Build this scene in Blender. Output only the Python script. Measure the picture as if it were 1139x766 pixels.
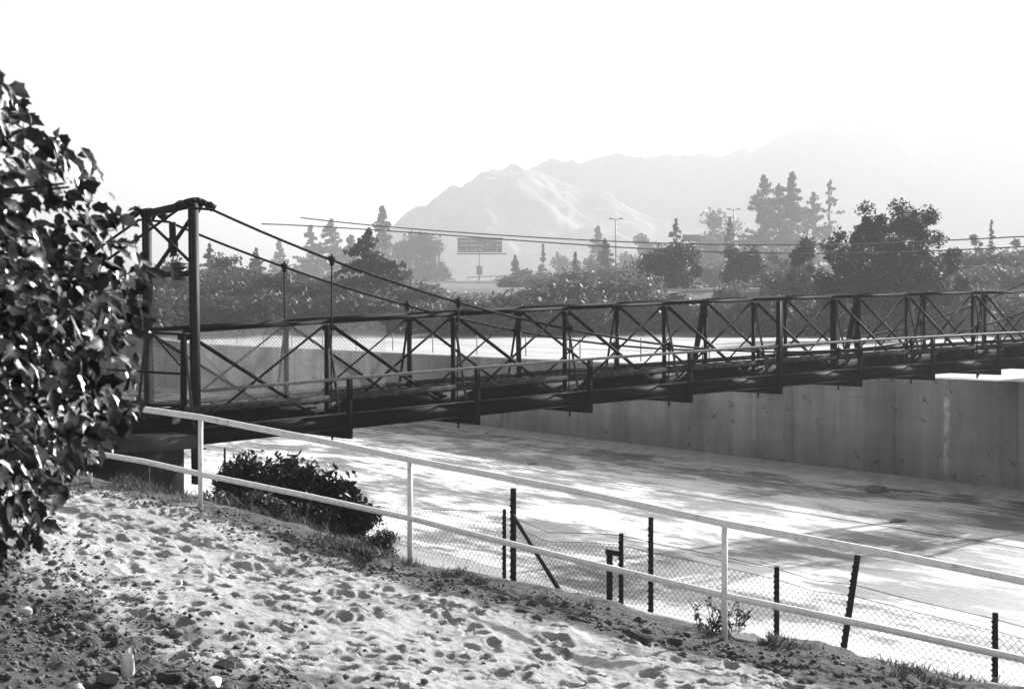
import bpy, math, random
import numpy as np
from mathutils import Vector, Matrix
R = math.radians
random.seed(7); rng = np.random.default_rng(7)
for o in list(bpy.data.objects): bpy.data.objects.remove(o)
scene = bpy.context.scene
COL = scene.collection

# ------------------------------------------------------------------ camera, sky, sun, exposure
F = 1582.0; EYE = 6.6; HOR = 350.0; CXP = 569.5          # lens in photo pixels, eye height above the channel bed
cam_d = bpy.data.cameras.new('camera'); cam = bpy.data.objects.new('camera', cam_d); COL.objects.link(cam)
cam.location = (0, 0, EYE); cam.rotation_euler = (R(90), 0, 0)
cam_d.sensor_width = 36; cam_d.lens = 36 * F / 1139; cam_d.shift_y = -(383 - HOR) / 1139
cam_d.clip_end = 6000; cam_d.clip_start = 0.1
cam_d.dof.use_dof = True; cam_d.dof.focus_distance = 24; cam_d.dof.aperture_fstop = 5.6
scene.camera = cam
SUN_EL, SUN_AZ = 25.0, 40.0                              # sun ahead of the camera, to its right
world = bpy.data.worlds.new('World'); scene.world = world; world.use_nodes = True
wn = world.node_tree.nodes; wl = world.node_tree.links; wn.clear()
sky = wn.new('ShaderNodeTexSky'); sky.sky_type = 'NISHITA'; sky.sun_disc = False
sky.sun_elevation = R(SUN_EL); sky.sun_rotation = R(SUN_AZ); sky.dust_density = 5.0
bw = wn.new('ShaderNodeRGBToBW'); bg = wn.new('ShaderNodeBackground'); bg.inputs['Strength'].default_value = 0.08
wo = wn.new('ShaderNodeOutputWorld')
wl.new(sky.outputs[0], bw.inputs[0]); wl.new(bw.outputs[0], bg.inputs['Color']); wl.new(bg.outputs[0], wo.inputs['Surface'])
sun_d = bpy.data.lights.new('sun', 'SUN'); sun = bpy.data.objects.new('sun', sun_d); COL.objects.link(sun)
sun_d.energy = 5.0; sun_d.angle = R(0.6); sun_d.color = (1, 0.995, 0.985)
SV = Vector((math.sin(R(SUN_AZ)) * math.cos(R(SUN_EL)), math.cos(R(SUN_AZ)) * math.cos(R(SUN_EL)), math.sin(R(SUN_EL))))
sun.rotation_euler = SV.to_track_quat('Z', 'Y').to_euler(); sun.location = (30, 60, 60)
vs = scene.view_settings; vs.view_transform = 'Standard'; vs.look = 'None'; vs.gamma = 1; vs.use_curve_mapping = False
vs.exposure = 1.75
scene.cycles.use_denoising = True
scene.cycles.max_bounces = 8; scene.cycles.transparent_max_bounces = 8; scene.cycles.volume_bounces = 1
HAZE_DENSITY = 0.00062; HAZE_ALBEDO = 0.455

# ------------------------------------------------------------------ helpers
def P(px, py, Y): return Vector(((px - CXP) / F * Y, Y, EYE + (HOR - py) / F * Y))

def tag(o, label=None, cat=None, group=None, kind=None):
    if label: o['label'] = label
    if cat: o['category'] = cat
    if group: o['group'] = group
    if kind: o['kind'] = kind
    return o
def empty(name, loc=(0, 0, 0), label=None, cat=None, group=None):
    o = bpy.data.objects.new(name, None); COL.objects.link(o); o.location = loc
    o.empty_display_size = 0.2
    return tag(o, label, cat, group)
def make_mesh(name, V, faces, mat, smooth=False):
    """faces: list of (n,k) int arrays"""
    me = bpy.data.meshes.new(name)
    V = np.asarray(V, np.float32).reshape(-1, 3)
    me.vertices.add(len(V)); me.vertices.foreach_set('co', V.ravel())
    faces = [np.asarray(f, np.int32) for f in faces if len(f)]
    loops = np.concatenate([f.ravel() for f in faces])
    sizes = np.concatenate([np.full(len(f), f.shape[1], np.int32) for f in faces])
    starts = np.concatenate([[0], np.cumsum(sizes)[:-1]]).astype(np.int32)
    me.loops.add(len(loops)); me.loops.foreach_set('vertex_index', loops)
    me.polygons.add(len(sizes)); me.polygons.foreach_set('loop_start', starts)
    try: me.polygons.foreach_set('loop_total', sizes)
    except Exception: pass
    if smooth: me.polygons.foreach_set('use_smooth', np.ones(len(sizes), bool))
    me.update(calc_edges=True); me.validate()
    if mat: me.materials.append(mat)
    return me
def link(name, me, parent=None):
    o = bpy.data.objects.new(name, me); COL.objects.link(o)
    if parent: o.parent = parent; o.matrix_parent_inverse = Matrix.Translation(-world_loc(parent))
    return o
def world_loc(o):
    return Vector(o.location)      # every parent here undoes its own offset
class MB:
    def __init__(s): s.V = []; s.n = 0; s.F = {}
    def add(s, V, faces):
        V = np.asarray(V, np.float64).reshape(-1, 3)
        for f in faces:
            f = np.asarray(f, np.int64)
            s.F.setdefault(f.shape[1], []).append(f + s.n)
        s.V.append(V); s.n += len(V); return s
    def bar(s, p0, p1, w, h, up=(0, 0, 1)):
        """box beam from p0 to p1, w across, h along 'up'"""
        p0 = Vector(p0); p1 = Vector(p1); d = (p1 - p0).normalized(); up = Vector(up)
        x = d.cross(up)
        if x.length < 1e-4: x = d.cross(Vector((1, 0, 0)))
        x.normalize(); y = x.cross(d)
        V = []
        for p in (p0, p1):
            for a, b in ((-1, -1), (1, -1), (1, 1), (-1, 1)): V.append(p + x * (a * w / 2) + y * (b * h / 2))
        return s.add(V, [[(0, 1, 2, 3), (7, 6, 5, 4), (4, 5, 1, 0), (5, 6, 2, 1), (6, 7, 3, 2), (7, 4, 0, 3)]])
    def ibeam(s, p0, p1, w, h, t, up=(0, 0, 1)):
        p0 = Vector(p0); p1 = Vector(p1); d = (p1 - p0).normalized(); up = Vector(up)
        x = d.cross(up)
        if x.length < 1e-4: x = d.cross(Vector((1, 0, 0)))
        x.normalize(); y = x.cross(d)
        s.bar(p0 + y * (h / 2 - t / 2), p1 + y * (h / 2 - t / 2), w, t, up); s.bar(p0 - y * (h / 2 - t / 2), p1 - y * (h / 2 - t / 2), w, t, up)
        return s.bar(p0, p1, t, h - 2 * t - .002, up)
    def tube(s, pts, r, n=6, closed=True):
        pts = [Vector(p) for p in pts]; m = len(pts)
        rr = r if hasattr(r, '__len__') else [r] * m
        V = []
        for i, p in enumerate(pts):
            d = (pts[min(i + 1, m - 1)] - pts[max(i - 1, 0)]).normalized()
            a = Vector((0, 0, 1)) if abs(d.z) < .9 else Vector((1, 0, 0))
            x = d.cross(a).normalized(); y = x.cross(d)
            for k in range(n):
                t = 2 * math.pi * k / n; V.append(p + (x * math.cos(t) + y * math.sin(t)) * rr[i])
        q = [((i + 1) * n + k, (i + 1) * n + (k + 1) % n, i * n + (k + 1) % n, i * n + k) for i in range(m - 1) for k in range(n)]
        s.add(V, [q])
        if closed:
            s.F.setdefault(n, []).append(np.array([[s.n - m * n + k for k in range(n)], [s.n - n + k for k in range(n)][::-1]]))
        return s
    def prism(s, poly, p0, ax, ay, az, depth):
        """2D polygon extruded by depth along az"""
        n = len(poly); p0 = Vector(p0); ax = Vector(ax); ay = Vector(ay); az = Vector(az)
        V = [p0 + ax * a + ay * b for a, b in poly] + [p0 + ax * a + ay * b + az * depth for a, b in poly]
        s.add(V, [[(i, (i + 1) % n, n + (i + 1) % n, n + i) for i in range(n)]])
        s.F.setdefault(n, []).append(np.array([list(range(s.n - 2 * n, s.n - n))[::-1], list(range(s.n - n, s.n))]))
        return s
    def build(s, name, mat, parent=None, smooth=False):
        me = make_mesh(name, np.concatenate(s.V), [np.concatenate(v) for v in s.F.values()], mat, smooth)
        return link(name, me, parent)

# value noise on arrays
_tab = rng.random((256, 256))
def vnoise(x, y, seed=0):
    x = np.asarray(x, float) + seed * 17.31; y = np.asarray(y, float) + seed * 9.77
    xi = np.floor(x).astype(int); yi = np.floor(y).astype(int); fx = x - xi; fy = y - yi
    fx = fx * fx * (3 - 2 * fx); fy = fy * fy * (3 - 2 * fy)
    a = _tab[xi % 256, yi % 256]; b = _tab[(xi + 1) % 256, yi % 256]; c = _tab[xi % 256, (yi + 1) % 256]; d = _tab[(xi + 1) % 256, (yi + 1) % 256]
    return (a * (1 - fx) + b * fx) * (1 - fy) + (c * (1 - fx) + d * fx) * fy
def fbm(x, y, octv=4, seed=0, gain=.5):
    t = 0; a = 1; n = 0
    for k in range(octv): t = t + a * vnoise(x * 2 ** k, y * 2 ** k, seed + k); n += a; a *= gain
    return t / n
def grid_mesh(name, X, Y, Z, mat, smooth=True, attrs=None):
    ny, nx = X.shape
    V = np.stack([X, Y, Z], -1).reshape(-1, 3)
    i = np.arange(ny * nx).reshape(ny, nx)
    q = np.stack([i[:-1, :-1], i[:-1, 1:], i[1:, 1:], i[1:, :-1]], -1).reshape(-1, 4)
    me = make_mesh(name, V, [q], mat, smooth)
    for k, v in (attrs or {}).items():
        at = me.attributes.new(k, 'FLOAT', 'POINT'); at.data.foreach_set('value', np.asarray(v, np.float32).ravel())
    return me

# ------------------------------------------------------------------ materials
def new_mat(name):
    m = bpy.data.materials.new(name); m.use_nodes = True
    nt = m.node_tree; nt.nodes.clear()
    out = nt.nodes.new('ShaderNodeOutputMaterial'); b = nt.nodes.new('ShaderNodeBsdfPrincipled')
    nt.links.new(b.outputs[0], out.inputs['Surface'])
    return m, nt, b, out
def noise(nt, scale, detail=4, rough=.55, coord='Object', vec_scale=None, rot=None):
    tc = nt.nodes.new('ShaderNodeTexCoord'); src = tc.outputs[coord]
    if vec_scale or rot:
        mp = nt.nodes.new('ShaderNodeMapping')
        if vec_scale: mp.inputs['Scale'].default_value = vec_scale
        if rot: mp.inputs['Rotation'].default_value = rot
        nt.links.new(src, mp.inputs['Vector']); src = mp.outputs[0]
    n = nt.nodes.new('ShaderNodeTexNoise'); n.inputs['Scale'].default_value = scale
    n.inputs['Detail'].default_value = detail; n.inputs['Roughness'].default_value = rough
    nt.links.new(src, n.inputs['Vector']); return n.outputs[0]
def ramp(nt, fac, stops):
    r = nt.nodes.new('ShaderNodeValToRGB'); e = r.color_ramp.elements
    while len(e) < len(stops): e.new(.5)
    for el, (p, v) in zip(e, stops): el.position = p; el.color = (v, v, v, 1)
    nt.links.new(fac, r.inputs[0]); return r.outputs[0]
def mixc(nt, fac, a, b, mode='MIX'):
    m = nt.nodes.new('ShaderNodeMix'); m.data_type = 'RGBA'; m.blend_type = mode
    for s, v in ((m.inputs[0], fac), (m.inputs[6], a), (m.inputs[7], b)):
        if hasattr(v, 'is_output'): nt.links.new(v, s)
        elif s == m.inputs[0]: s.default_value = v
        else: s.default_value = (v, v, v, 1)
    return m.outputs[2]
def bump(nt, b, h, strength=.4, dist=.02):
    n = nt.nodes.new('ShaderNodeBump'); n.inputs['Strength'].default_value = strength; n.inputs['Distance'].default_value = dist
    nt.links.new(h, n.inputs['Height']); nt.links.new(n.outputs[0], b.inputs['Normal'])
def plain(name, lo, hi, rough=.7, scale=6, bmp=0, bd=.01, spec=.4, metal=0, vec_scale=None):
    m, nt, b, out = new_mat(name)
    n = noise(nt, scale, 5, .6, vec_scale=vec_scale); c = ramp(nt, n, [(.3, lo), (.7, hi)])
    nt.links.new(c, b.inputs['Base Color']); b.inputs['Roughness'].default_value = rough
    b.inputs['Specular IOR Level'].default_value = spec; b.inputs['Metallic'].default_value = metal
    if bmp: bump(nt, b, n, bmp, bd)
    return m
def attr(nt, name):
    a = nt.nodes.new('ShaderNodeAttribute'); a.attribute_name = name; return a.outputs['Fac']
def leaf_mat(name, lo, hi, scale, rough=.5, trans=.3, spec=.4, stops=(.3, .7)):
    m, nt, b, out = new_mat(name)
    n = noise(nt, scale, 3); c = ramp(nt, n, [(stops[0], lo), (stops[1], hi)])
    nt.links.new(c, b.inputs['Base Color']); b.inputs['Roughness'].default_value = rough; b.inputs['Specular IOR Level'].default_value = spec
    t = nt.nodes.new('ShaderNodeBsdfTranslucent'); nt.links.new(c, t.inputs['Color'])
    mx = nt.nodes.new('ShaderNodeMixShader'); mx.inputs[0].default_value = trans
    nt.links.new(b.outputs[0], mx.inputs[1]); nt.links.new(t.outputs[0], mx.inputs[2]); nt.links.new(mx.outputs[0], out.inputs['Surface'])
    return m

M = {}
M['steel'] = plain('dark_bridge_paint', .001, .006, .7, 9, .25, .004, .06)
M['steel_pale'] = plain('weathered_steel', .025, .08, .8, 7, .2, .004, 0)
M['rail_steel'] = plain('galvanised_pipe', .09, .18, .6, 8, .1, .003, .1)
M['deck'] = plain('timber_deck', .006, .018, .9, 5, .3, .01, 0)
M['cable'] = plain('steel_cable', .001, .006, .7, 30, spec=.08)
M['wire'] = plain('service_wire', .10, .2, .5, 3)
M['link'] = plain('chain_link_wire', .03, .07, .5, 3)
M['white'] = None
M['post'] = plain('rusty_fence_post', .008, .02, .8, 12, .4, .006, .2)
M['rock_pale'] = plain('pale_stone', .5, .75, .85, 9, .5, .02)
M['rock_dark'] = plain('dark_stone', .05, .14, .9, 9, .5, .02)
M['bark'] = plain('bark', .03, .08, .9, 10, .5, .02)
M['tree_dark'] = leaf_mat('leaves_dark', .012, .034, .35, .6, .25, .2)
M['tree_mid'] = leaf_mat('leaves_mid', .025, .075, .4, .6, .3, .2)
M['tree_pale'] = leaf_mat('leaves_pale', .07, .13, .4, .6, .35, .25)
M['near_leaf'] = leaf_mat('sycamore_leaf', .002, .16, 9, .36, .04, .45, (.52, .62))  # near-black and pale blotches paint shaded and sunlit leaves into the colour
M['bush_leaf'] = leaf_mat('shrub_leaf', .008, .025, 3, .45, .2, .3)
M['weed'] = leaf_mat('weed_blade', .012, .09, 2, .6, .35, .3)
M['sign'] = plain('sign_green', .045, .06, .5, 1)
M['letters'] = plain('sign_letters', .75, .8, .5, 1)
M['pole'] = plain('lamp_pole_metal', .02, .04, .5, 2)
M['asphalt'] = plain('freeway_surface', .3, .42, .8, .4)
M['car_paint'] = plain('pale_car_paint', .7, .8, .3, 2)
M['glass'] = plain('dark_glass', .02, .03, .1, 2)
M['tyre'] = plain('rubber', .015, .03, .8, 5)
M['footing'] = plain('pale_concrete_toe', .2, .34, .85, 1.5, .4, .02)

def white_paint():
    m, nt, b, out = new_mat('chalky_white_paint')
    n = noise(nt, 14, 6, .65, vec_scale=(1, 1, .6)); c = ramp(nt, n, [(.25, .35), (.42, .66), (.7, .8)])
    nt.links.new(c, b.inputs['Base Color']); b.inputs['Roughness'].default_value = .6
    bump(nt, b, n, .15, .004); return m
M['white'] = white_paint()

def wall_mat():
    m, nt, b, out = new_mat('stained_concrete')
    big = ramp(nt, noise(nt, .35, 6, .6), [(.34, .19), (.66, .33)])
    streak = ramp(nt, noise(nt, 1.0, 5, .65, vec_scale=(1.6, 1.6, .12)), [(.3, .6), (.6, 1)])
    spots = ramp(nt, noise(nt, 1.9, 3, .7), [(.30, .35), (.38, 1)])
    fine = ramp(nt, noise(nt, 14, 5, .7), [(.3, .8), (.7, 1.08)])
    board = ramp(nt, noise(nt, 1.0, 2, .5, vec_scale=(.05, .05, 3.2)), [(.3, .88), (.7, 1.05)])
    c = mixc(nt, 1, big, streak, 'MULTIPLY'); c = mixc(nt, 1, c, spots, 'MULTIPLY'); c = mixc(nt, 1, c, fine, 'MULTIPLY'); c = mixc(nt, 1, c, board, 'MULTIPLY')
    nt.links.new(c, b.inputs['Base Color']); b.inputs['Roughness'].default_value = .85
    bump(nt, b, fine, .3, .01); return m
M['wall'] = wall_mat()

WROT = math.atan2(-.83, .557)     # the channel's direction, seen from above
def bed_mat():
    m, nt, b, out = new_mat('wet_silty_channel_bed')
    rot = (0, 0, -WROT)
    st = noise(nt, 1.0, 7, .62, vec_scale=None)
    def sn(sx, sy, det, ro):
        tc = nt.nodes.new('ShaderNodeTexCoord'); m1 = nt.nodes.new('ShaderNodeMapping'); m1.vector_type = 'POINT'
        m1.inputs['Rotation'].default_value = rot
        m2 = nt.nodes.new('ShaderNodeMapping'); m2.inputs['Scale'].default_value = (sx, sy, 1)
        nt.links.new(tc.outputs['Object'], m1.inputs[0]); nt.links.new(m1.outputs[0], m2.inputs[0])
        n = nt.nodes.new('ShaderNodeTexNoise'); n.inputs['Scale'].default_value = 1; n.inputs['Detail'].default_value = det; n.inputs['Roughness'].default_value = ro
        nt.links.new(m2.outputs[0], n.inputs['Vector']); return n.outputs[0]
    bed_shade = attr(nt, 'shade_bias')  # shade put into the bed colour by distance from the far wall
    patch = sn(.16, .34, 7, .62)
    streaks = sn(.45, 1.7, 8, .76)
    mx = nt.nodes.new('ShaderNodeMath'); mx.operation = 'MULTIPLY_ADD'; mx.inputs[1].default_value = .55; nt.links.new(streaks, mx.inputs[0])
    m3 = nt.nodes.new('ShaderNodeMath'); m3.operation = 'MULTIPLY'; m3.inputs[1].default_value = .75; nt.links.new(patch, m3.inputs[0]); nt.links.new(m3.outputs[0], mx.inputs[2])
    ad = nt.nodes.new('ShaderNodeMath'); ad.operation = 'SUBTRACT'; nt.links.new(mx.outputs[0], ad.inputs[0]); nt.links.new(bed_shade, ad.inputs[1])
    silt_glint = ramp(nt, ad.outputs[0], [(.57, .06), (.635, .15), (.675, .55), (.75, .78)])  # pale silt, its brightest patches also painting the glare of the water film
    fine = ramp(nt, sn(5, 9, 5, .7), [(.3, .82), (.7, 1.05)])
    c = mixc(nt, 1, silt_glint, fine, 'MULTIPLY')
    nt.links.new(c, b.inputs['Base Color'])
    rr = ramp(nt, ad.outputs[0], [(.57, .6), (.68, .28)]); nt.links.new(rr, b.inputs['Roughness'])
    b.inputs['Specular IOR Level'].default_value = .6
    bump(nt, b, sn(1.6, 6, 6, .75), .6, .06); return m
M['bed'] = bed_mat()

def sand_mat():
    m, nt, b, out = new_mat('trodden_sand')
    a_soil = attr(nt, 'soil'); a_weed = attr(nt, 'litter')
    n1 = noise(nt, 1.2, 6, .6); n2 = noise(nt, 30, 5, .7)
    sand = ramp(nt, n1, [(.3, .27), (.7, .39)])
    soil = ramp(nt, noise(nt, 9, 6, .7), [(.3, .03), (.7, .11)])
    lit = ramp(nt, noise(nt, 16, 5, .75), [(.36, .008), (.66, .075)])
    grain = ramp(nt, n2, [(.3, .72), (.7, 1.1)])
    c = mixc(nt, a_soil, sand, soil); c = mixc(nt, a_weed, c, lit); c = mixc(nt, 1, c, grain, 'MULTIPLY')
    nt.links.new(c, b.inputs['Base Color']); b.inputs['Roughness'].default_value = .95; b.inputs['Specular IOR Level'].default_value = .15
    bump(nt, b, noise(nt, 20, 8, .75), 1.0, .025); return m
M['sand'] = sand_mat()
M['bank'] = plain('dry_bank_soil', .12, .24, .95, 2.0, .5, .04, .1)
def farbank_mat():
    m, nt, b, out = new_mat('far_bank_ground')
    veg = attr(nt, 'veg'); dirt = ramp(nt, noise(nt, .25, 6, .65), [(.3, .24), (.7, .42)]); g = ramp(nt, noise(nt, .4, 6, .7), [(.35, .05), (.7, .13)])
    nt.links.new(mixc(nt, veg, dirt, g), b.inputs['Base Color']); b.inputs['Roughness'].default_value = .95; b.inputs['Specular IOR Level'].default_value = .1
    return m
M['farbank'] = farbank_mat()
def hill_mat(nm, lo, hi):
    m, nt, b, out = new_mat(nm)
    n = noise(nt, .008, 9, .68); n2 = noise(nt, .03, 6, .7)
    c = mixc(nt, .35, ramp(nt, n, [(.44, lo), (.57, hi)]), ramp(nt, n2, [(.44, lo), (.58, hi)]))
    nt.links.new(c, b.inputs['Base Color']); b.inputs['Roughness'].default_value = 1; b.inputs['Specular IOR Level'].default_value = 0
    return m
M['hill'] = hill_mat('dry_grass_hillside', .07, .20); M['hill_scrub'] = hill_mat('dense_chaparral_hillside', .015, .07)

# ------------------------------------------------------------------ ground shape
P3 = (2.08, 13.9); FD = (.876, -.482); FN = (-.482, -.876)       # white fence line and its normal towards the viewer
BS = [-60, -16, -8.5, -6.64, -4, 0, 5, 15, 40]; BZ = [-1.3, -1.75, -2.12, -2.29, -2.75, -3.15, -3.5, -3.9, -4.4]
def sw(X, Y):
    dx = np.asarray(X, float) - P3[0]; dy = np.asarray(Y, float) - P3[1]
    return dx * FD[0] + dy * FD[1], dx * FN[0] + dy * FN[1]
def ground(X, Y):
    s, w = sw(X, Y)
    base = np.interp(s, BS, BZ)
    wp = np.clip(w, 0, 14)
    z = base + .06 * wp + .0064 * wp ** 2
    z = np.where(w < 0, base + .27 * np.minimum(w + .25, 0), z)
    return EYE + np.maximum(z, -4.78)
U = Vector((.796, .605, 0)).normalized(); Vv = Vector((-U.y, U.x, 0)); Z = Vector((0, 0, 1))
NW = Vector((-5.4, 32.8, 0)); ND = Vector((.605, -.796, 0))       # near wall edge
NU = Vector((.796, .605, 0))
# near bank sheet
a = np.concatenate([np.linspace(-160, -30, 27), np.linspace(-29, 40, 139), np.linspace(42, 120, 27)])
bq = np.concatenate([[0.0], np.linspace(.25, 24, 96), np.linspace(26, 120, 30)])
A, B = np.meshgrid(a, bq)
X = NW.x + ND.x * A - NU.x * B; Y = NW.y + ND.y * A - NU.y * B
Zg = ground(X, Y)
Zg = Zg + (fbm(X * 1.3, Y * 1.3, 4, 3) - .5) * .12 * np.clip(B, 0, 1)
x0, x1, y0, y1 = -9.0, 7.0, 3.0, 24.0
s_, w_ = sw(X, Y)
inside = np.clip(np.minimum.reduce([X - x0, x1 - X, Y - y0, y1 - Y, w_ + .75]) / .5, 0, 1)
Zg = Zg - .3 * inside
tag(link('ground', grid_mesh('ground', X, Y, Zg, M['bank'])), kind='structure')
# trodden sand, fine sheet with hoof prints
st = .024
gx = np.arange(x0, x1 + st, st); gy = np.arange(y0, y1 + st, st)
X, Y = np.meshgrid(gx, gy); Zs = ground(X, Y); s_, w_ = sw(X, Y)
soilm = np.clip((w_ - .47 * s_ - 5.7 + (fbm(X * 1.1, Y * 1.1, 5, 5) - .5) * 3.4) / .9, 0, 1)
wl_edge = np.interp(s_, [-12, -8, -6.7, -4, 0, 4], [1.0, .75, .35, .9, 1.3, 1.6])
litm = np.clip((wl_edge - w_ + (fbm(X * 2.2, Y * 2.2, 5, 9) - .5) * 1.3) / .35, 0, 1) * .9
hp = np.zeros_like(Zs); dn = np.zeros_like(Zs); rim = np.zeros_like(Zs)
hp += (fbm(X * .9, Y * .9, 3, 11) - .5) * .16 + (fbm(X * 3.2, Y * 3.2, 3, 12) - .5) * .09 + (fbm(X * 8, Y * 8, 3, 13, .6) - .5) * (.038 + .03 * soilm) + (fbm(X * 19, Y * 19, 2, 14) - .5) * (.018 + .022 * soilm)
def dent(cx, cy, ra, rb, ang, dep):
    k = 2.2 * max(ra, rb); i0, i1 = int((cx - k - x0) / st), int((cx + k - x0) / st) + 2; j0, j1 = int((cy - k - y0) / st), int((cy + k - y0) / st) + 2
    if i0 < 0 or j0 < 0 or i1 > len(gx) or j1 > len(gy): return
    xs = X[j0:j1, i0:i1] - cx; ys = Y[j0:j1, i0:i1] - cy
    ca, sa = math.cos(ang), math.sin(ang)
    r = np.sqrt(((xs * ca + ys * sa) / ra) ** 2 + ((-xs * sa + ys * ca) / rb) ** 2)
    dn[j0:j1, i0:i1] = np.minimum(dn[j0:j1, i0:i1], -dep * np.exp(-r ** 5))
    rim[j0:j1, i0:i1] = np.maximum(rim[j0:j1, i0:i1], .38 * dep * np.exp(-((r - 1.35) / .3) ** 2))
for i in range(4600):
    cx, cy = random.uniform(-7, 6), random.uniform(5, 20)
    s, w = sw(cx, cy)
    if w < .5 or w - .47 * s > 7.3: continue
    dent(cx, cy, random.uniform(.03, .075), random.uniform(.045, .11), random.gauss(-.5, .8), random.uniform(.025, .075))
Zs = Zs + hp + dn + rim * np.exp(dn / .02)
Zs = np.where(w_ < -.7, Zs - (-.7 - w_) * .6, Zs)
sand = grid_mesh('sandy_path', X, Y, Zs, M['sand'], True, {'soil': soilm, 'litter': litm})
tag(link('sandy_path', sand), kind='structure')
def sand_z(x, y):
    i = min(max(int((x - x0) / st), 0), len(gx) - 1); j = min(max(int((y - y0) / st), 0), len(gy) - 1)
    return float(Zs[j, i])
def gz(x, y):
    s, w = sw(x, y)
    if x0 + .3 < x < x1 - .3 and y0 + .3 < y < y1 - .3 and w > -.5: return sand_z(x, y)
    return float(ground(x, y))

# ------------------------------------------------------------------ channel
FA = Vector((5.81, 70.2, 0)); FDr = Vector((.557, -.83, 0)).normalized(); FNm = Vector((FDr.y, -FDr.x, 0))   # far wall, normal into the channel
if FNm.x > 0: FNm = -FNm
TOPZ = EYE - 2.44
ss = np.linspace(-150, 110, 131); tt = np.linspace(0, 1, 41)
S, T = np.meshgrid(ss, tt)
Xf = FA.x + FDr.x * S; Yf = FA.y + FDr.y * S
an = (Xf - NW.x) * ND.x + (Yf - NW.y) * ND.y
Xn = NW.x + ND.x * an; Yn = NW.y + ND.y * an
X = Xf * (1 - T) + Xn * T; Y = Yf * (1 - T) + Yn * T
dist = T * 31
shade_bias = np.interp(dist, [0, 3, 7.5, 9.4, 9.9, 13, 31], [.02, .015, .0, .0, .01, .0, -.03])  # darkens the colour in the far wall's shade, pales it towards the near side
tag(link('channel_bed', grid_mesh('channel_bed', X, Y, 0 * X, M['bed'], True, {'shade_bias': shade_bias})), kind='structure')
# joint in the bed
jb = MB()
for k in range(60):
    p = FA + FDr * (-70 + 2 * k) + FNm * (9.5 + random.uniform(-.03, .03)); q = FA + FDr * (-68 + 2 * k) + FNm * 9.5
    jb.bar(p + Z * .003, q + Z * .003, .05 + random.random() * .05, .012)
for sx in (-22, -5, 6, 17, 28):
    p = FA + FDr * sx + FNm * .8; jb.bar(p + Z * .002, p + FNm * 8.6 + Z * .002, .035, .010)
tag(jb.build('channel_bed_joint', plain('tar_joint', .03, .06, .8)), kind='structure')

def wallface(name, A, D, N, lo, hi, s0, s1, mat, parent):
    """panels 5.65 m long butted with narrow grooves; N points to the channel"""
    mb = MB(); s = s0; k = 0
    while s < s1:
        g = .06 if k % 2 == 0 else .025
        p = A + D * (s + g) - N * .2; q = A + D * (s + 5.65) - N * .2
        mb.bar(p + Z * ((lo + hi) / 2), q + Z * ((lo + hi) / 2), .4, hi - lo); s += 5.65; k += 1
    o = mb.build(name, mat, parent)
    return o
fw = empty('concrete_wall', FA, 'tall stained concrete wall along the far side of the channel', 'wall')
wallface('wall_panel', FA, FDr, FNm, -.3, TOPZ - EYE + EYE, -.18 - 11.3 * 10, 80, M['wall'], fw)
mb = MB(); mb.bar(FA - FDr * 113 - FNm * .5 + Z * (TOPZ / 2 - .2), FA + FDr * 80 - FNm * .5 + Z * (TOPZ / 2 - .2), .18, TOPZ - .1); mb.build('backing', M['rock_dark'], fw)
# sloping toe with a ragged edge
n = 260; V = []; q = []
for i in range(n):
    s = -113 + i * .75; wd = .95 + .38 * (float(fbm(np.array(s * .35), np.array(.3), 3, 4)) - .5) + .1 * random.random()
    for d, h in ((0.002, .26), (.45, .17), (wd, .05), (wd + .03, -.05)): V.append(FA + FDr * s + FNm * d + Z * h)
for i in range(n - 1):
    for j in range(3): q.append((i * 4 + j, i * 4 + 4 + j, i * 4 + 5 + j, i * 4 + 1 + j))
mb = MB(); mb.add(V, [q]); mb.build('toe', M['footing'], fw)
pm = plain('flaking_white_paint', .12, .62, .8, 3.0, 0, .01, .3)
mb = MB(); p = FA + FDr * 20.0 + FNm * .006; p = p + Z * 0
s_mark = 19.3
mb.bar(FA + FDr * s_mark + FNm * .004 + Z * .55, FA + FDr * s_mark + FNm * .004 + Z * (TOPZ - .35), .006, .30, FDr); mb.build('painted_stripe', pm, fw)
nw = empty('concrete_wall', NW, 'low concrete retaining wall at the foot of the near bank', 'wall')
wallface('wall_panel', NW, ND, NU, -.3, EYE - 4.8, -113, 113, M['wall'], nw)

# debris on the bed
def rock(name, loc, size, mat, seed, label, cat='rock', group=None, sub=3, sz=(1, 1, .7)):
    import bmesh
    bm = bmesh.new(); bmesh.ops.create_icosphere(bm, subdivisions=sub, radius=1)
    rr = random.Random(seed); off = [rr.uniform(0, 50) for _ in range(3)]
    from mathutils import noise as mn
    planes = [(Vector((rr.gauss(0, 1), rr.gauss(0, 1), rr.gauss(0, 1))).normalized(), rr.uniform(.55, .85)) for _ in range(9)]
    for v in bm.verts:
        c = v.co.copy()
        for nrm, d in planes:
            e = c.dot(nrm)
            if e > d: c -= nrm * (e - d)
        c *= 1 + .10 * mn.noise(c * 2.5 + Vector(off)) + .05 * mn.noise(c * 7 + Vector(off))
        v.co = Vector((c.x * sz[0], c.y * sz[1], c.z * sz[2])) * size
    me = bpy.data.meshes.new(name); bm.to_mesh(me); bm.free(); me.materials.append(mat)
    o = bpy.data.objects.new(name, me); COL.objects.link(o); o.location = loc; o.rotation_euler = (0, 0, rr.uniform(0, 6))
    return tag(o, label, cat, group)
def bedpt(px, py): Yd = EYE * F / (py - HOR); return P(px, py, Yd)
p = bedpt(975, 547); rock('debris_clump', p + Z * .05, .36, M['rock_dark'], 3, 'dark clump of debris lying near the foot of the far wall', 'debris', None, 3, (1.4, .8, .6))
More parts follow.
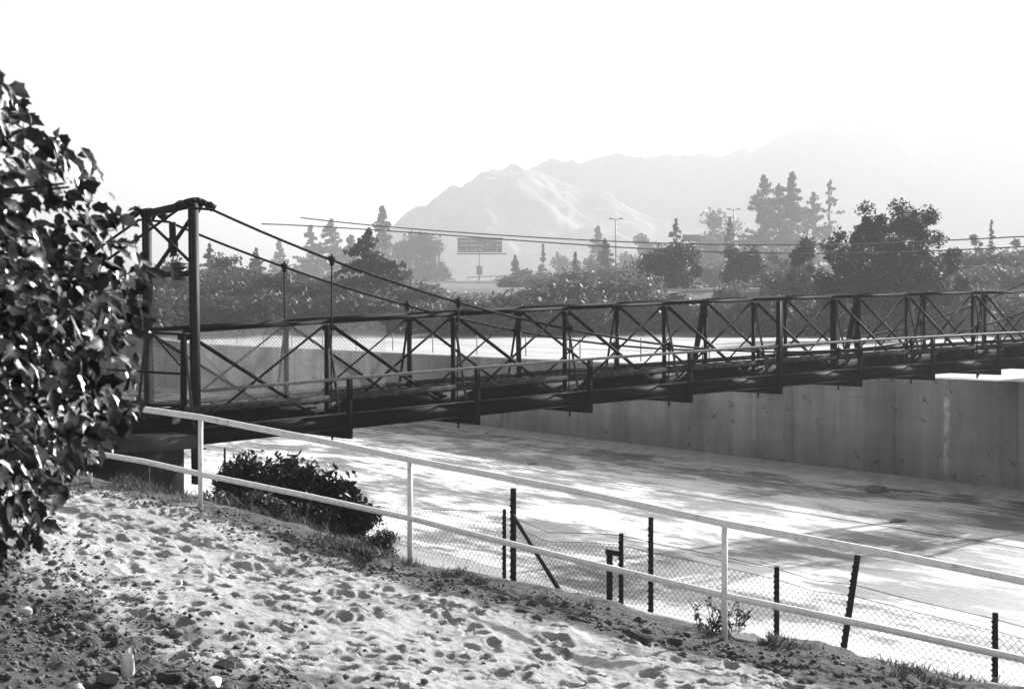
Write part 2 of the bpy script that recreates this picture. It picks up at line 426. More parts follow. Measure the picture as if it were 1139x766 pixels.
for (px, py, sz_, lb) in ((593, 516, .28, 'flat dark scrap on the bed where the long joint passes mid channel'), (999, 580, .26, 'small dark scrap on the bed below the debris clump'), (619, 490, .22, 'small dark stick at the wall toe beneath the bridge'), (545, 482, .2, 'tiny dark lump at the wall toe left of the stick')):
    rock('scrap', bedpt(px, py) + Z * .02, sz_, M['rock_dark'], int(px), lb, 'debris', None, 2, (1.6, .7, .3))

# ------------------------------------------------------------------ far bank, freeway, hills
def far_rel(X, Y, c):
    flat = np.interp(c, [0, 3, 30, 200], [-2.42, -2.36, -2.15, -2.0])
    ypx = np.interp(Y, [128, 140, 150, 158, 172, 195, 272, 325, 500, 675, 1200, 2500], [375.5, 366, 345, 325, 321.5, 321, 320, 319, 315, 318, 325, 332])
    up = (HOR - ypx) / F * Y
    bump_ = 2.6 * np.exp(-((X - 66) / 16.) ** 2 - ((Y - 190) / 24.) ** 2)
    k = np.clip((Y - 120) / 10, 0, 1)
    return flat * (1 - k) + up * k + bump_
ss = np.linspace(-420, 300, 241); cc = np.concatenate([[.4], np.linspace(1, 60, 60), np.linspace(63, 2200, 260)])
S, C = np.meshgrid(ss, cc)
spread = 1 + C / 90.
X = FA.x + FDr.x * S * 1 - FNm.x * C + (S * .6) * (C / 160.); Y = FA.y + FDr.y * S - FNm.y * C + 0 * S
Zf = EYE + far_rel(X, Y, C) + (fbm(X * .3, Y * .3, 4, 2) - .5) * .22 * np.clip(C / 6, .1, 1)
veg = np.clip((Y - 126 - 8 * (fbm(X * .1, Y * .1, 3, 6) - .5)) / 5, 0, 1)
tag(link('far_bank', grid_mesh('far_bank', X, Y, Zf, M['farbank'], True, {'veg': veg})), kind='structure')
def far_Y(Y): return Y if Y < 150 else 150 + (Y - 150) * 3.5
def far_z(x, y):
    c = (Vector((x, y, 0)) - FA).dot(-FNm); return EYE + float(far_rel(np.array(x), np.array(y), np.array(c)))
# freeway strip
def road(name, pts, w):
    V = []; q = []; P_ = [Vector(p) for p in pts]
    dense = []
    for i in range(len(P_) - 1):
        for k in range(12): dense.append(P_[i].lerp(P_[i + 1], k / 12))
    dense.append(P_[-1])
    for i, p in enumerate(dense):
        d = dense[min(i + 1, len(dense) - 1)] - dense[max(i - 1, 0)]; nrm = Vector((-d.y, d.x, 0)).normalized()
        for k in (-1, -.94, .94, 1):
            V.append(p + nrm * (k * w / 2) + Z * (-1.2 if abs(k) == 1 else 0))
    for i in range(len(dense) - 1):
        for j in range(3): q.append((i * 4 + j, i * 4 + 4 + j, i * 4 + 5 + j, i * 4 + 1 + j))
    mb = MB(); mb.add(V, [q]); return tag(mb.build(name, M['asphalt']), kind='structure'), dense
fwy, fpts = road('freeway', [P(x, y, far_Y(d)) for x, y, d in ((380, 314, 282), (500, 313.2, 258), (570, 312.7, 246), (700, 313.4, 240), (900, 313.4, 238), (1200, 313.4, 236))], 20)
road('road', [P(x, 321.8, 166) for x in (715, 780, 850, 920, 1000)], 9)

hx = np.linspace(-1, 1, 161)
def hill(name, Y0, sky_pts, depth, mat='hill', seed=1, rough=9):
    px = np.linspace(sky_pts[0][0], sky_pts[-1][0], 420); top = np.interp(px, [p[0] for p in sky_pts], [p[1] for p in sky_pts])
    k = np.ones(5) / 5; top = np.convolve(np.pad(top, 2, mode='edge'), k, 'valid') + (fbm(px * .06, px * 0 + seed, 4, seed) - .5) * 6
    v = np.linspace(0, 1.35, 130)
    PX, Vv_ = np.meshgrid(px, v); T_ = np.tile(top, (len(v), 1))
    Yd = Y0 + depth * Vv_
    Xw = (PX - CXP) / F * Y0 * (1 + .25 * depth / Y0 * Vv_)
    Htop = (HOR - T_) / F * (Y0 + depth) * .98
    prof = np.where(Vv_ < 1, np.sin(np.clip(Vv_, 0, 1) * np.pi / 2) ** 1.15, 1 - (Vv_ - 1) ** 2 * 2)
    q_ = 450 / Y0
    ridge = np.abs(fbm(Xw * .014 * q_, Yd * .014 * q_, 5, seed, .55) - .5) * 2
    spur = (fbm(Xw * .03 * q_, Yd * .01 * q_, 4, seed + 3) - .5)
    kz = Y0 / 450
    Zr = Htop * prof - (ridge * 15 + spur * 9) * kz * np.sin(np.clip(Vv_, 0, 1) * np.pi) + (fbm(Xw * .09 * q_, Yd * .09 * q_, 4, seed + 7) - .5) * rough * kz
    return tag(link(name, grid_mesh(name, Xw, Yd, EYE + Zr, M[mat])), kind='structure')
hill('hills', 1330, [(150, 330), (330, 300), (390, 268), (418, 250), (430, 241), (446, 229), (462, 224), (478, 208), (492, 204), (505, 203), (522, 195), (545, 190), (566, 187), (590, 189), (615, 195), (650, 203), (700, 222), (760, 246), (830, 262), (920, 275), (1100, 290), (1300, 300)], 300, seed=2)
hill('hills', 1560, [(430, 300), (520, 215), (560, 190), (620, 180), (660, 177), (720, 171), (770, 173), (820, 170), (860, 166), (884, 158), (905, 149), (930, 142), (960, 137), (985, 138), (1005, 141), (1030, 144), (1052, 158), (1072, 170), (1095, 190), (1130, 206), (1180, 222), (1250, 240), (1400, 300)], 240, 'hill_scrub', seed=5)
hill('hills', 1660, [(850, 300), (950, 230), (1000, 190), (1040, 168), (1062, 158), (1085, 146), (1110, 133), (1139, 124), (1200, 122), (1300, 126), (1450, 150), (1600, 220)], 140, 'hill_scrub', seed=9)

# air: one closed box round everything
mb = MB(); mb.bar((200, -120, 139), (200, 2400, 139), 4000, 290)
m = bpy.data.materials.new('hazy_air'); m.use_nodes = True; nt = m.node_tree; nt.nodes.clear()
out = nt.nodes.new('ShaderNodeOutputMaterial'); pv = nt.nodes.new('ShaderNodeVolumePrincipled')
pv.inputs['Color'].default_value = (HAZE_ALBEDO, HAZE_ALBEDO, HAZE_ALBEDO, 1); pv.inputs['Density'].default_value = HAZE_DENSITY; pv.inputs['Anisotropy'].default_value = .3
nt.links.new(pv.outputs[0], out.inputs['Volume'])
tag(mb.build('haze', m), kind='stuff')

# ------------------------------------------------------------------ foot bridge
L = 3.504; O = Vector((-3.626, 31.64, 0))
def BP(t, e, z): p = O + U * (L * t) + Vv * e; return Vector((p.x, p.y, z))
def tpx(px, e):
    k = (px - CXP) / F; p = O + Vv * e
    return (k * p.y - p.x) / (L * U.x - k * L * U.y)
def fit(data, e, deg=2):
    ts = []; zs = []
    for px, py in data:
        t = tpx(px, e); p = O + Vv * e + U * (L * t); ts.append(t); zs.append(EYE + (HOR - py) / F * p.y)
    c = np.polyfit(ts, zs, deg); return lambda t: float(np.polyval(c, t))
EN, EF = .98, 2.91
zt = fit([(226, 368), (420, 357.3), (450, 354), (590, 346.5), (680, 341.5), (750, 339), (860, 334), (920, 331), (1000, 329), (1139, 326)], EN)
zstrip = fit([(230, 455), (337, 445), (470, 433.5), (580, 424), (680, 416), (860, 402), (1000, 392), (1139, 382.5)], EN - .12)
zg_top = fit([(230, 475), (337, 465), (470, 452), (680, 433), (860, 417), (1000, 407), (1139, 397.3)], 0)
zg_bot = fit([(232, 492.6), (322, 484), (400, 476), (531, 461.5), (657, 449), (765, 438), (866, 430), (955, 423.4), (1115, 410)], 0)
zp_bot = fit([(388, 488), (527, 472.5), (653, 459), (763, 447.6), (862, 438.8), (953, 431), (1036, 422.6), (1110, 416.8)], 0)
zrail = fit([(232, 432), (388, 419.5), (480, 411), (680, 395.7), (860, 383.8), (1000, 375.3), (1139, 368.3)], 0)
T0, T1 = -1, 10
def seq(f, e, dz=0, t0=T0, t1=T1, per=1): return [BP(t, e, f(t) + dz) for t in np.linspace(t0, t1, int((t1 - t0) * per) + 1)]
def poly_bar(mb, pts, w, h):
    for p, q in zip(pts[:-1], pts[1:]): mb.bar(p, q, w, h)
    return mb
br = empty('footbridge', BP(-1, 2, EYE - 3.4), 'narrow dark steel suspension footbridge with trussed railings across the concrete channel', 'bridge')
zn_lo = lambda t: zg_top(t) - .30           # lower panel points
for e in (EN, EF):
    mb = MB()
    pts = seq(zt, e, 0)
    poly_bar(mb, [p + Z * .03 for p in pts], .05, .075); poly_bar(mb, [p + Z * .08 for p in pts], .12, .016)
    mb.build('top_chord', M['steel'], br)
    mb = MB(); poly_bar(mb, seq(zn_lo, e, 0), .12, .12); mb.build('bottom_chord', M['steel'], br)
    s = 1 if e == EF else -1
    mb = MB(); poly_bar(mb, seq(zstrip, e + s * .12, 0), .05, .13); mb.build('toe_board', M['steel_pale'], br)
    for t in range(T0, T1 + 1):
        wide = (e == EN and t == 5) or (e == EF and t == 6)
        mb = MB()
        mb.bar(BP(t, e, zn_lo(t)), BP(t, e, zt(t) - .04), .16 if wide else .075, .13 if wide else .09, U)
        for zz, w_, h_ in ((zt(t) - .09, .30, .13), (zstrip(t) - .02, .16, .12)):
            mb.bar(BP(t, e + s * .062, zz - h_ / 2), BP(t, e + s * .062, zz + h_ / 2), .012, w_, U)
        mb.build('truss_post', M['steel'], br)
        # raking brace from chord to floor beam
        mb = MB(); thick = (e == EF and t in (4, 6))
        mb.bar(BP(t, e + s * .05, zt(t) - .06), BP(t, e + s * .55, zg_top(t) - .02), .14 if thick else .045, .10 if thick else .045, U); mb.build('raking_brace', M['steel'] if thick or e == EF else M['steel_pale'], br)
    for t in range(T0, T1):
        so = .03 * s
        mb = MB(); wmain = .055 if e == EN else .04
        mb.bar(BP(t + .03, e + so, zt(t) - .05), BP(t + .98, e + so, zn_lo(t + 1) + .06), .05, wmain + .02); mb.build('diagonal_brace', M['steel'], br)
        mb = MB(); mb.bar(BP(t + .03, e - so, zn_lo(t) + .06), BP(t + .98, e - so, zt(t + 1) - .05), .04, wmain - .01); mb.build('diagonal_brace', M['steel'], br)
# deck and stringers
mb = MB(); pl = 6
for t in np.arange(T0 - .9, T1 + .9, 1 / 11.0):
    mb.bar(BP(t, EN + .12, zstrip(t) - .09), BP(t, EF - .12, zstrip(t) - .09 + random.uniform(-.006, .006)), .30, .06)
mb.build('deck', M['deck'], br)
for e in (EN + .35, EF - .35):
    mb = MB(); poly_bar(mb, seq(zstrip, e, -.33, T0 - .9, T1 + .9), .14, .40); mb.build('stringer', M['steel'], br)
# outer girder, handrail, outriggers
for sgn, e0 in ((1, 0.0), (-1, EN + EF)):
    mb = MB()
    for t in np.arange(T0 - .0, T1, 1.0):
        a0, a1 = BP(t, e0 + sgn * .10, 0), BP(t + 1, e0 + sgn * .10, 0)
        h0, h1 = zg_top(t), zg_top(t + 1); b0, b1 = zg_bot(t), zg_bot(t + 1)
        mb.bar(a0 + Z * ((h0 + b0) / 2), a1 + Z * ((h1 + b1) / 2), .03, (h0 - b0 + h1 - b1) / 2 - .03)
        mb.bar(a0 + Z * b0, a1 + Z * b1, .14, .025)
    mb.build('outer_girder', M['steel'], br)
    mb = MB(); poly_bar(mb, seq(zg_top, e0 + sgn * .10, .0), .15, .022); mb.build('girder_flange', M['steel_pale'], br)
    if sgn == 1:
        mb = MB(); mb.tube(seq(zrail, 0, -.035, T0, T1, 2), .036, 8); mb.build('handrail', M['rail_steel'], br)
        for t in range(0, T1):
            tall = t == 4
            ztop = zt(t) - .0 if tall else zrail(t) - .06
            mb = MB(); w = .17 if tall else .115
            mb.bar(BP(t, 0, zp_bot(t)), BP(t, 0, ztop), .09, w - .03, U)
            mb.bar(BP(t + (w / 2 - .005) / L, 0, zp_bot(t)), BP(t + (w / 2 - .005) / L, 0, ztop), .12, .022, U)
            mb.build('handrail_post', M['steel'] , br)
for t in range(T0, T1 + 1):
    mb = MB(); zb = zp_bot(t) if t >= 0 else zp_bot(0) - .05
    top = zg_top(t) - .035
    mb.bar(BP(t, 0.06, (zb + top) / 2), BP(t, EN + EF - .05, (zb + top) / 2), .04, top - zb - .01)
    mb.bar(BP(t, 0.06, zb + .015), BP(t, EN + EF - .05, zb + .015), .20, .028); mb.build('floor_beam', M['steel'], br)
    for e in (EN - .12, EF + .12):
        if 0 <= t < 10:
            mb = MB(); mb.tube([BP(t + .02, e, zb - .14), BP(t + .02, e, zb + .05)], .028, 6); mb.build('rod_end', M['steel'], br)
# cables
near_c = [(235, 232), (367, 290), (506, 334.5), (566, 351), (750, 384), (1015, 382), (1078, 365), (1109, 356.6), (1137, 348.7)]
EC, EFC = .82, 3.08
zc = fit(near_c, EC, 4)
far_c = [(222, 260), (309, 296), (368, 314), (442, 338), (476, 346), (508, 354), (560, 364), (629, 375), (750, 390), (984, 370), (1039, 354.6), (1060, 348), (1090, 336), (1137, 315.5)]
zcf = fit(far_c, EFC, 4)
TT = -.93; TT1 = 9.95
for e, f in ((EC, zc), (EFC, zcf)):
    ztop = f(TT + .1)
    pts = [BP(t, e, f(t)) for t in np.linspace(TT + .1, 8.6, 60)]
    zend = f(8.6); sl = (f(8.6) - f(8.4)) / .2
    pts += [BP(t, e, zend + sl * (t - 8.6)) for t in (9.3, TT1)]
    endp = pts[-1]; FT = endp.z
    pts += [BP(13.5, e, EYE - 1.5)]
    top = BP(TT - .1, e, ztop + .02)
    pts = [BP(TT - 2.6, e, ztop - 2.6 * L * .68)] + [top] + pts
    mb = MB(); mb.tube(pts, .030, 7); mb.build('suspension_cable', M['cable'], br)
    for t in range(0, 9):
        y = f(t); lo = zg_top(t) - .2
        if y < lo + .25: lo = y - .3
        mb = MB(); tp = BP(t + .01, e, y); bt = BP(t + .01, (EN - .12 if e == EC else EF + .12), lo)
        mb.tube([tp, bt], .019, 6); h = mb.build('hanger', M['steel'], br)
        mb = MB(); mb.bar(tp - Z * .13, tp + Z * .06, .07, .08, U); mb.bar(tp - Z * .035, tp + Z * .075, .11, .12, U); mb.tube([tp + Z * .075, tp + Z * .13], .02, 6); mb.build('clamp', M['steel'], h)
# towers
def tower(t, e0, e1, zb, z0, z1, name='tower', lamp=True):
    tw = empty(name, BP(t, (e0 + e1) / 2, zb)); tw.parent = br; tw.matrix_parent_inverse = Matrix.Translation(-world_loc(br))
    sd = -1 if t < 5 else 1
    tops = []
    for e, zz in ((e0, z0), (e1, z1)):
        mb = MB(); b_ = BP(t - .012 * sd, e, zb); a_ = BP(t + .012 * sd, e, zz - .05)
        mb.bar(b_, a_, .13, .024, U)
        for k in (-1, 1): mb.bar(b_ + Vv * (k * .074), a_ + Vv * (k * .074), .018, .17, U)
        ch = link_parented(mb, 'tower_post', M['steel_dark_edge'], tw); tops.append(a_)
        # saddle: a curved shoe carrying the cable over the post head
        mb = MB(); pts = [BP(t + k * .11, e, zz + .02 - abs(k) ** 1.6 * .15) for k in (-1, -.66, -.33, 0, .33, .66, 1)]
        for p, q in zip(pts[:-1], pts[1:]): mb.bar(p, q, .13, .10)
        for k in (-1, 1): mb.bar(BP(t + k * .085, e, zz - .07), BP(t + k * .125, e, zz - .16), .15, .14)
        for k in (-1, 1): mb.prism([(0, -.05), (0, -.42), (k * .2, -.08)], BP(t, e, zz) - Vv * .02, U, Z, Vv, .04)
        link_parented(mb, 'saddle', M['steel'], tw)
    mb = MB(); mb.bar(BP(t, e0, z0 - .06), BP(t, e1, z1 - .06), .14, .15); link_parented(mb, 'top_beam', M['steel'], tw)
    zs_ = z0 - 1.55
    mb = MB(); mb.bar(BP(t, e0 + .1, zs_), BP(t, e1 - .1, zs_), .1, .12); link_parented(mb, 'strut', M['steel'], tw)
    for a_, b_, w in (((e0 + .1, z0 - .22), (e1 - .1, zs_ + .05), .085), ((e1 - .1, z1 - .22), (e0 + .1, zs_ + .25), .05)):
        mb = MB(); mb.bar(BP(t + (.02 if w > .06 else -.02), *a_), BP(t + (.02 if w > .06 else -.02), *b_), .05, w); link_parented(mb, 'cross_brace', M['steel'], tw)
    ec = e0 + (e1 - e0) * .52; zc_ = z0 - .92
    mb = MB(); mb.bar(BP(t + .03, ec + .04, zc_ - .22), BP(t + .03, ec + .12, zc_ + .52), .05, .26, Vv); mb.bar(BP(t + .03, ec + .06, zc_ - .12), BP(t + .03, ec + .08, zc_ + .2), .07, .38, Vv); link_parented(mb, 'gusset_plate', M['steel'], tw)
    if lamp:
        pc = BP(t, e0 + .85, zs_ + .02)
        mb = MB(); mb.bar(pc + Z * -.16, pc + Z * .1, .22, .24, U); mb.bar(pc + Z * .105, pc + Z * .19, .26, .28, U); mb.bar(pc + Z * .2, pc + Z * .225, .30, .32, U); link_parented(mb, 'lamp_box', M['pole'], tw)
    return tw
def link_parented(mb, name, mat, tw):
    o = mb.build(name, mat); o.parent = tw; o.matrix_parent_inverse = Matrix.Translation(-(Vector(tw.location)))
    return o
M['steel_dark_edge'] = plain('rust_pitted_steel', .001, .02, .6, 7, .5, .01, .12)
tower(TT, EC + .1, 3.4, EYE - 3.62, zc(TT) + .05, zc(TT) - .03)
tower(TT1 - .05, EC, 3.1, EYE - 2.6, FT + .1, FT + .1, 'tower', False)

# chain link
def chain_mesh(mb, bl, br_, tr, tl, d=.055, r=.0022):
    """two families of thin woven wires filling a quad"""
    bl, br_, tr, tl = map(Vector, (bl, br_, tr, tl)); Wd = (br_ - bl).length; H = ((tl - bl).length + (tr - br_).length) / 2
    nrm = (br_ - bl).cross(tl - bl).normalized()
    def pt(u, v, o): return bl.lerp(br_, u).lerp(tl.lerp(tr, u), v) + nrm * o
    step = d * 1.5; n0 = int((Wd + H) / step) + 1
    Vs = []; Q = []; c = 0
    for k in range(n0):
        x = k * step
        for fam in (0, 1):
            a0 = max(0, x - Wd); a1 = min(H, x)
            if a1 - a0 < .02: continue
            p = (x - a0, a0); q = (x - a1, a1)
            if fam: p = (Wd - p[0], p[1]); q = (Wd - q[0], q[1])
            o = .003 if fam else -.003
            A_ = pt(p[0] / Wd, p[1] / H, o); B_ = pt(q[0] / Wd, q[1] / H, o)
            dr = (B_ - A_).normalized(); x_ = dr.cross(nrm).normalized()
            for E_ in (A_, B_):
                for ang in (0, 2.094, 4.189): Vs.append(E_ + (x_ * math.cos(ang) + nrm * math.sin(ang)) * r)
            for j in range(3): Q.append((c + j, c + (j + 1) % 3, c + 3 + (j + 1) % 3, c + 3 + j))
            c += 6
    mb.add(Vs, [Q])
for t0, t1 in ((-1, 0), (0, .8)):
    for e in (EF + .02,):
        mb = MB(); chain_mesh(mb, BP(t0, e, zstrip(t0)), BP(t1, e, zstrip(t1)), BP(t1, e, zt(t1)), BP(t0, e, zt(t0)), .06, .0042); mb.build('chain_link_panel', M['link'], br)
mb = MB(); chain_mesh(mb, BP(-1, EN + .06, zstrip(-1)), BP(0, EN + .06, zstrip(0)), BP(0, EN + .06, zt(0)), BP(-1, EN + .06, zt(-1)), .05, .0026); mb.build('chain_link_panel', M['link'], br)

# abutment and approach
ab = empty('concrete_abutment', BP(-1.5, 2, EYE - 4), 'concrete abutment with dark opening under the left end of the footbridge', 'abutment')
def bx(mb, t0, t1, e0, e1, z0, z1):
    return mb.bar(BP((t0 + t1) / 2, e0, (z0 + z1) / 2), BP((t0 + t1) / 2, e1, (z0 + z1) / 2), (t1 - t0) * L, z1 - z0)
M['dark_conc'] = plain('shaded_abutment', .012, .05, .9, 1.5, .4, .02)  # concrete coloured almost black to paint the shade of the opening
M['pier'] = plain('void_shade_concrete', .008, .03, .95, 1.5, .4, .02, 0)  # shade under the bridge end put into the pier's colour
mb = MB(); bx(mb, -1.55, -1.02, .1, 4.2, EYE - 2.78, EYE - 2.5); mb.build('cap', M['dark_conc'], ab)
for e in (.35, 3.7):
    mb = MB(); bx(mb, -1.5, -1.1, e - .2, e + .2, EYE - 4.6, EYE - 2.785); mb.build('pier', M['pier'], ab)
mb = MB(); bx(mb, -2.4, -2.0, -.4, 5.0, EYE - 4.6, EYE - 2.0); mb.build('back_wall', M['dark_conc'], ab)
mb = MB(); bx(mb, -5.5, -2.41, -.2, 4.8, EYE - 4.6, EYE - 2.02); mb.build('approach_fill', M['dark_conc'], ab)
mb = MB(); bx(mb, -2.6, -1.45, -.05, .1, EYE - 2.46, EYE - 2.12); mb.build('edge_beam', M['steel'], ab)
# side gate in chain link beside the bridge end
gt = empty('chain_link_gate', P(205, 455, 30.2), 'chain link gate panel left of the dark tower, behind the leaves', 'gate')
g0, g1 = P(205.5, 372, 30.3), P(104, 366, 32.5); lo0, lo1 = P(205.5, 452, 30.3), P(104, 446, 32.5)
mb = MB(); mb.tube([lo0, g0], .045, 8); mb.build('gate_post', M['steel'], gt)
mb = MB(); mb.tube([lo1, g1], .045, 8); mb.build('gate_post', M['steel'], gt)
for k in (0.0, .55, 1.0):
    mb = MB(); mb.tube([g0.lerp(lo0, k), g1.lerp(lo1, k)], .028, 6); mb.build('gate_rail', M['steel'], gt)
mb = MB(); mb.tube([g0.lerp(lo0, .5), g0.lerp(g1, .35)], .02, 6); mb.build('gate_brace', M['steel'], gt)
mb = MB(); chain_mesh(mb, lo1, lo0, g0, g1, .055, .0038); mb.build('mesh_panel', M['link'], gt)

# ------------------------------------------------------------------ white pipe fence in front
pf = empty('pipe_fence', (2.08, 13.9, gz(2.08, 13.9)), 'white painted two rail pipe fence along the sandy path', 'fence')
TOPR = [P(20, 446, 18.9), P(100, 449.5, 18.0), P(160, 455, 17.6), P(223, 464, 17.05), P(340, 486.5, 16.7), P(456, 511, 16.25), P(630, 544, 15.1), P(806, 582, 13.85), P(975, 613, 13.3), P(1139, 646, 12.75), P(1300, 680, 12.2)]
LOWR = [P(20, 485, 18.9), P(100, 503, 18.0), P(160, 513, 17.6), P(223, 527, 17.05), P(340, 551, 16.7), P(456, 576, 16.25), P(630, 620, 15.1), P(806, 662, 13.85), P(975, 697, 13.3), P(1139, 733, 12.75), P(1300, 770, 12.2)]
mb = MB(); mb.tube(TOPR, .038, 12); mb.build('rail', M['white'], pf, True)
mb = MB(); mb.tube(LOWR, .035, 12); mb.build('rail', M['white'], pf, True)
for i in (1, 3, 5, 7, 10):
    tp = TOPR[i]; z0 = gz(tp.x, tp.y) - .15
    mb = MB(); mb.tube([Vector((tp.x, tp.y, z0)), tp], .030, 12); mb.build('post', M['white'], pf, True)

# ------------------------------------------------------------------ dark chain link fence behind it
cf = empty('chain_link_fence', P(724, 720, 17.4), 'sagging chain link fence on dark posts below the white fence', 'fence')
CP = [(250, 498, 25, 2.2, 0), (317, 510, 23.6, 2.4, 0), (373, 525, 22.6, 2.6, 0), (561, 566, 19.5, 4, 0), (571, 543, 19.4, 6.5, 0), (691, 593, 17.8, 5, 0), (724, 575, 17.4, 5.5, 0), (864, 630, 16.2, 5.5, 0), (954, 617, 15.4, 6.5, -15), (1107, 681, 14.6, 6, 0), (1290, 735, 13.7, 6, 0)]
tops = []
for px, py, Yd, wpx, lean in CP:
    t = P(px, py, Yd); bx_ = (px + lean * 1.3 - CXP) / F * Yd
    b_ = Vector((bx_, Yd, gz(bx_, Yd) - .2)); w = wpx / F * Yd
    mb = MB(); mb.bar(b_, t, w, .008 + w * .25, (0, 1, 0)); mb.bar(b_ + Vector((0, w * .32, 0)), t + Vector((0, w * .32, 0)), w * .3, w * .5, (0, 1, 0))
    for k in np.arange(.12, .95, .06): 
        q = b_.lerp(t, k); mb.bar(q - Z * .012 + Vector((-w * .56, 0, 0)), q + Z * .012 + Vector((-w * .56, 0, 0)), .012, w * .5, (0, 1, 0))
    o = mb.build('post', M['post'], cf)
    if lean: o['label'] = 'leaning dark post'
    tops.append((t, b_))
# brace from the tall post, and the little inverted L of the gate frame
t571 = tops[4]
mb = MB(); a_ = P(571, 573, 19.35); b_ = P(632, 672, 18.3); mb.tube([a_, b_], .03, 8); mb.build('brace', M['post'], cf)
gl = P(678, 612, 17.9); mb = MB(); zb = gz(gl.x, gl.y) - .2
mb.bar(Vector((gl.x, gl.y, zb)), gl, .075, .04, (0, 1, 0)); mb.bar(P(674, 613, 17.9), P(692, 616, 17.82), .05, .06); mb.build('gate_frame', M['post'], cf)
mt = [(470, 566, 21), (561, 569, 19.5), (571, 575, 19.4), (610, 592, 18.8), (650, 592.5, 18.3), (691, 595, 17.8), (724, 603, 17.4), (790, 616, 16.8), (864, 632, 16.2), (905, 645, 15.85), (950, 650, 15.4), (1020, 668, 15.05), (1107, 688, 14.6), (1290, 740, 13.7)]
mtp = [P(*q) for q in mt]
mb = MB(); mb.tube(mtp, .004, 5); mb.build('top_wire', M['post'], cf)
mb = MB()
for p, q in zip(mtp[2:-1], mtp[3:]):
    pb = Vector((p.x, p.y, gz(p.x, p.y) - .05)); qb = Vector((q.x, q.y, gz(q.x, q.y) - .05))
    chain_mesh(mb, pb, qb, q - Z * .12, p - Z * .12, .052, .0025)
mb.build('mesh_panel', M['link'], cf)
mb = MB()
for p, q in zip(mtp[2:-1], mtp[3:]): mb.tube([p - Z * .12, q - Z * .12], .0035, 4)
mb.build('top_wire', M['link'], cf)
mb = MB(); q0, q1 = P(380, 560, 22.4), mtp[1] - Z * .05
chain_mesh(mb, Vector((q0.x, q0.y, gz(q0.x, q0.y))), Vector((q1.x, q1.y, gz(q1.x, q1.y))), q1, q0, .06, .0022); mb.build('mesh_panel', M['link'], cf)

# ------------------------------------------------------------------ foliage builders
def leaf_quads(C, size, stretch=1.6, up=.2, jitter=.35):
    n = len(C); N = rng.normal(size=(n, 3)); N[:, 2] += up; N /= np.linalg.norm(N, axis=1)[:, None]
    A_ = rng.normal(size=(n, 3)); A_ -= N * (A_ * N).sum(1)[:, None]; A_ /= np.linalg.norm(A_, axis=1)[:, None] + 1e-9; B_ = np.cross(N, A_)
    s = (size * (1 + jitter * rng.normal(size=n))).clip(size * .35)[:, None]
    a_ = A_ * s * stretch / 2; b_ = B_ * s / 2
    V = np.stack([C - a_, C + b_ - a_ * .1 + N * s * .08, C + a_, C - b_ - a_ * .1 + N * s * .08], 1).reshape(-1, 3)
    return V, np.arange(4 * n).reshape(n, 4)
def crown_round(h, w, n, lobes=26, seed=0, low=.12, spread=.17):
    r = np.random.default_rng(seed)
    d = r.normal(size=(lobes, 3)); d /= np.linalg.norm(d, axis=1)[:, None]
    rad = r.uniform(.3, 1.04, lobes)[:, None] ** .7
    c = d * rad * np.array([w / 2, w / 2, h * (1 - low) / 2]) * .86; c[:, 2] += h * (1 + low) / 2
    wt = r.uniform(.4, 1.4, lobes); k = r.choice(lobes, n, p=wt / wt.sum())
    g = r.normal(size=(n, 3)); g /= np.linalg.norm(g, axis=1)[:, None]; g *= r.uniform(0, 1, (n, 1)) ** .75 * 1.35
    sz = (r.uniform(.45, 1.3, lobes) * spread * w)[k][:, None]
    p = c[k] + g * sz * np.array([1, 1, .85])
    p[:, 2] = np.maximum(p[:, 2], .03 * h); return p, c
def crown_conifer(h, w, n, seed=0, pw=.85, low=.08, sparse=0.0):
    r = np.random.default_rng(seed); pw = max(pw, .62)
    nb = int(95 * (1 - sparse)) + 14
    hb = low + (1 - low) * np.sort(r.uniform(0, 1, nb)); ang = r.uniform(0, 2 * np.pi, nb)
    f = (1 - (hb - low) / (1 - low))
    prof = np.minimum(1, f * (1.15 if pw > .85 else 1.6 if pw > .65 else 2.3)) ** .8
    lb = w / 2 * prof * r.uniform(.5, 1.25, nb) + w * .02
    wt = lb + .05 * w; k = r.choice(nb, n, p=wt / wt.sum()); u = r.uniform(0, 1, n) ** .65
    side = r.normal(size=n) * .2 * lb[k] * (1.15 - u)
    x = np.cos(ang[k]) * lb[k] * u - np.sin(ang[k]) * side; y = np.sin(ang[k]) * lb[k] * u + np.cos(ang[k]) * side
    tilt = r.uniform(-.25, .3, nb)
    z = hb[k] * h + tilt[k] * lb[k] * u - .10 * lb[k] * u ** 2 + r.normal(size=n) * .02 * w
    tip = r.random(n) < .03; x = np.where(tip, r.normal(size=n) * .012 * w, x); y = np.where(tip, r.normal(size=n) * .012 * w, y); z = np.where(tip, h * r.uniform(.86, 1.0, n), z)
    return np.stack([x, y, z], 1), np.stack([np.cos(ang) * lb * .8, np.sin(ang) * lb * .8, hb * h], 1)
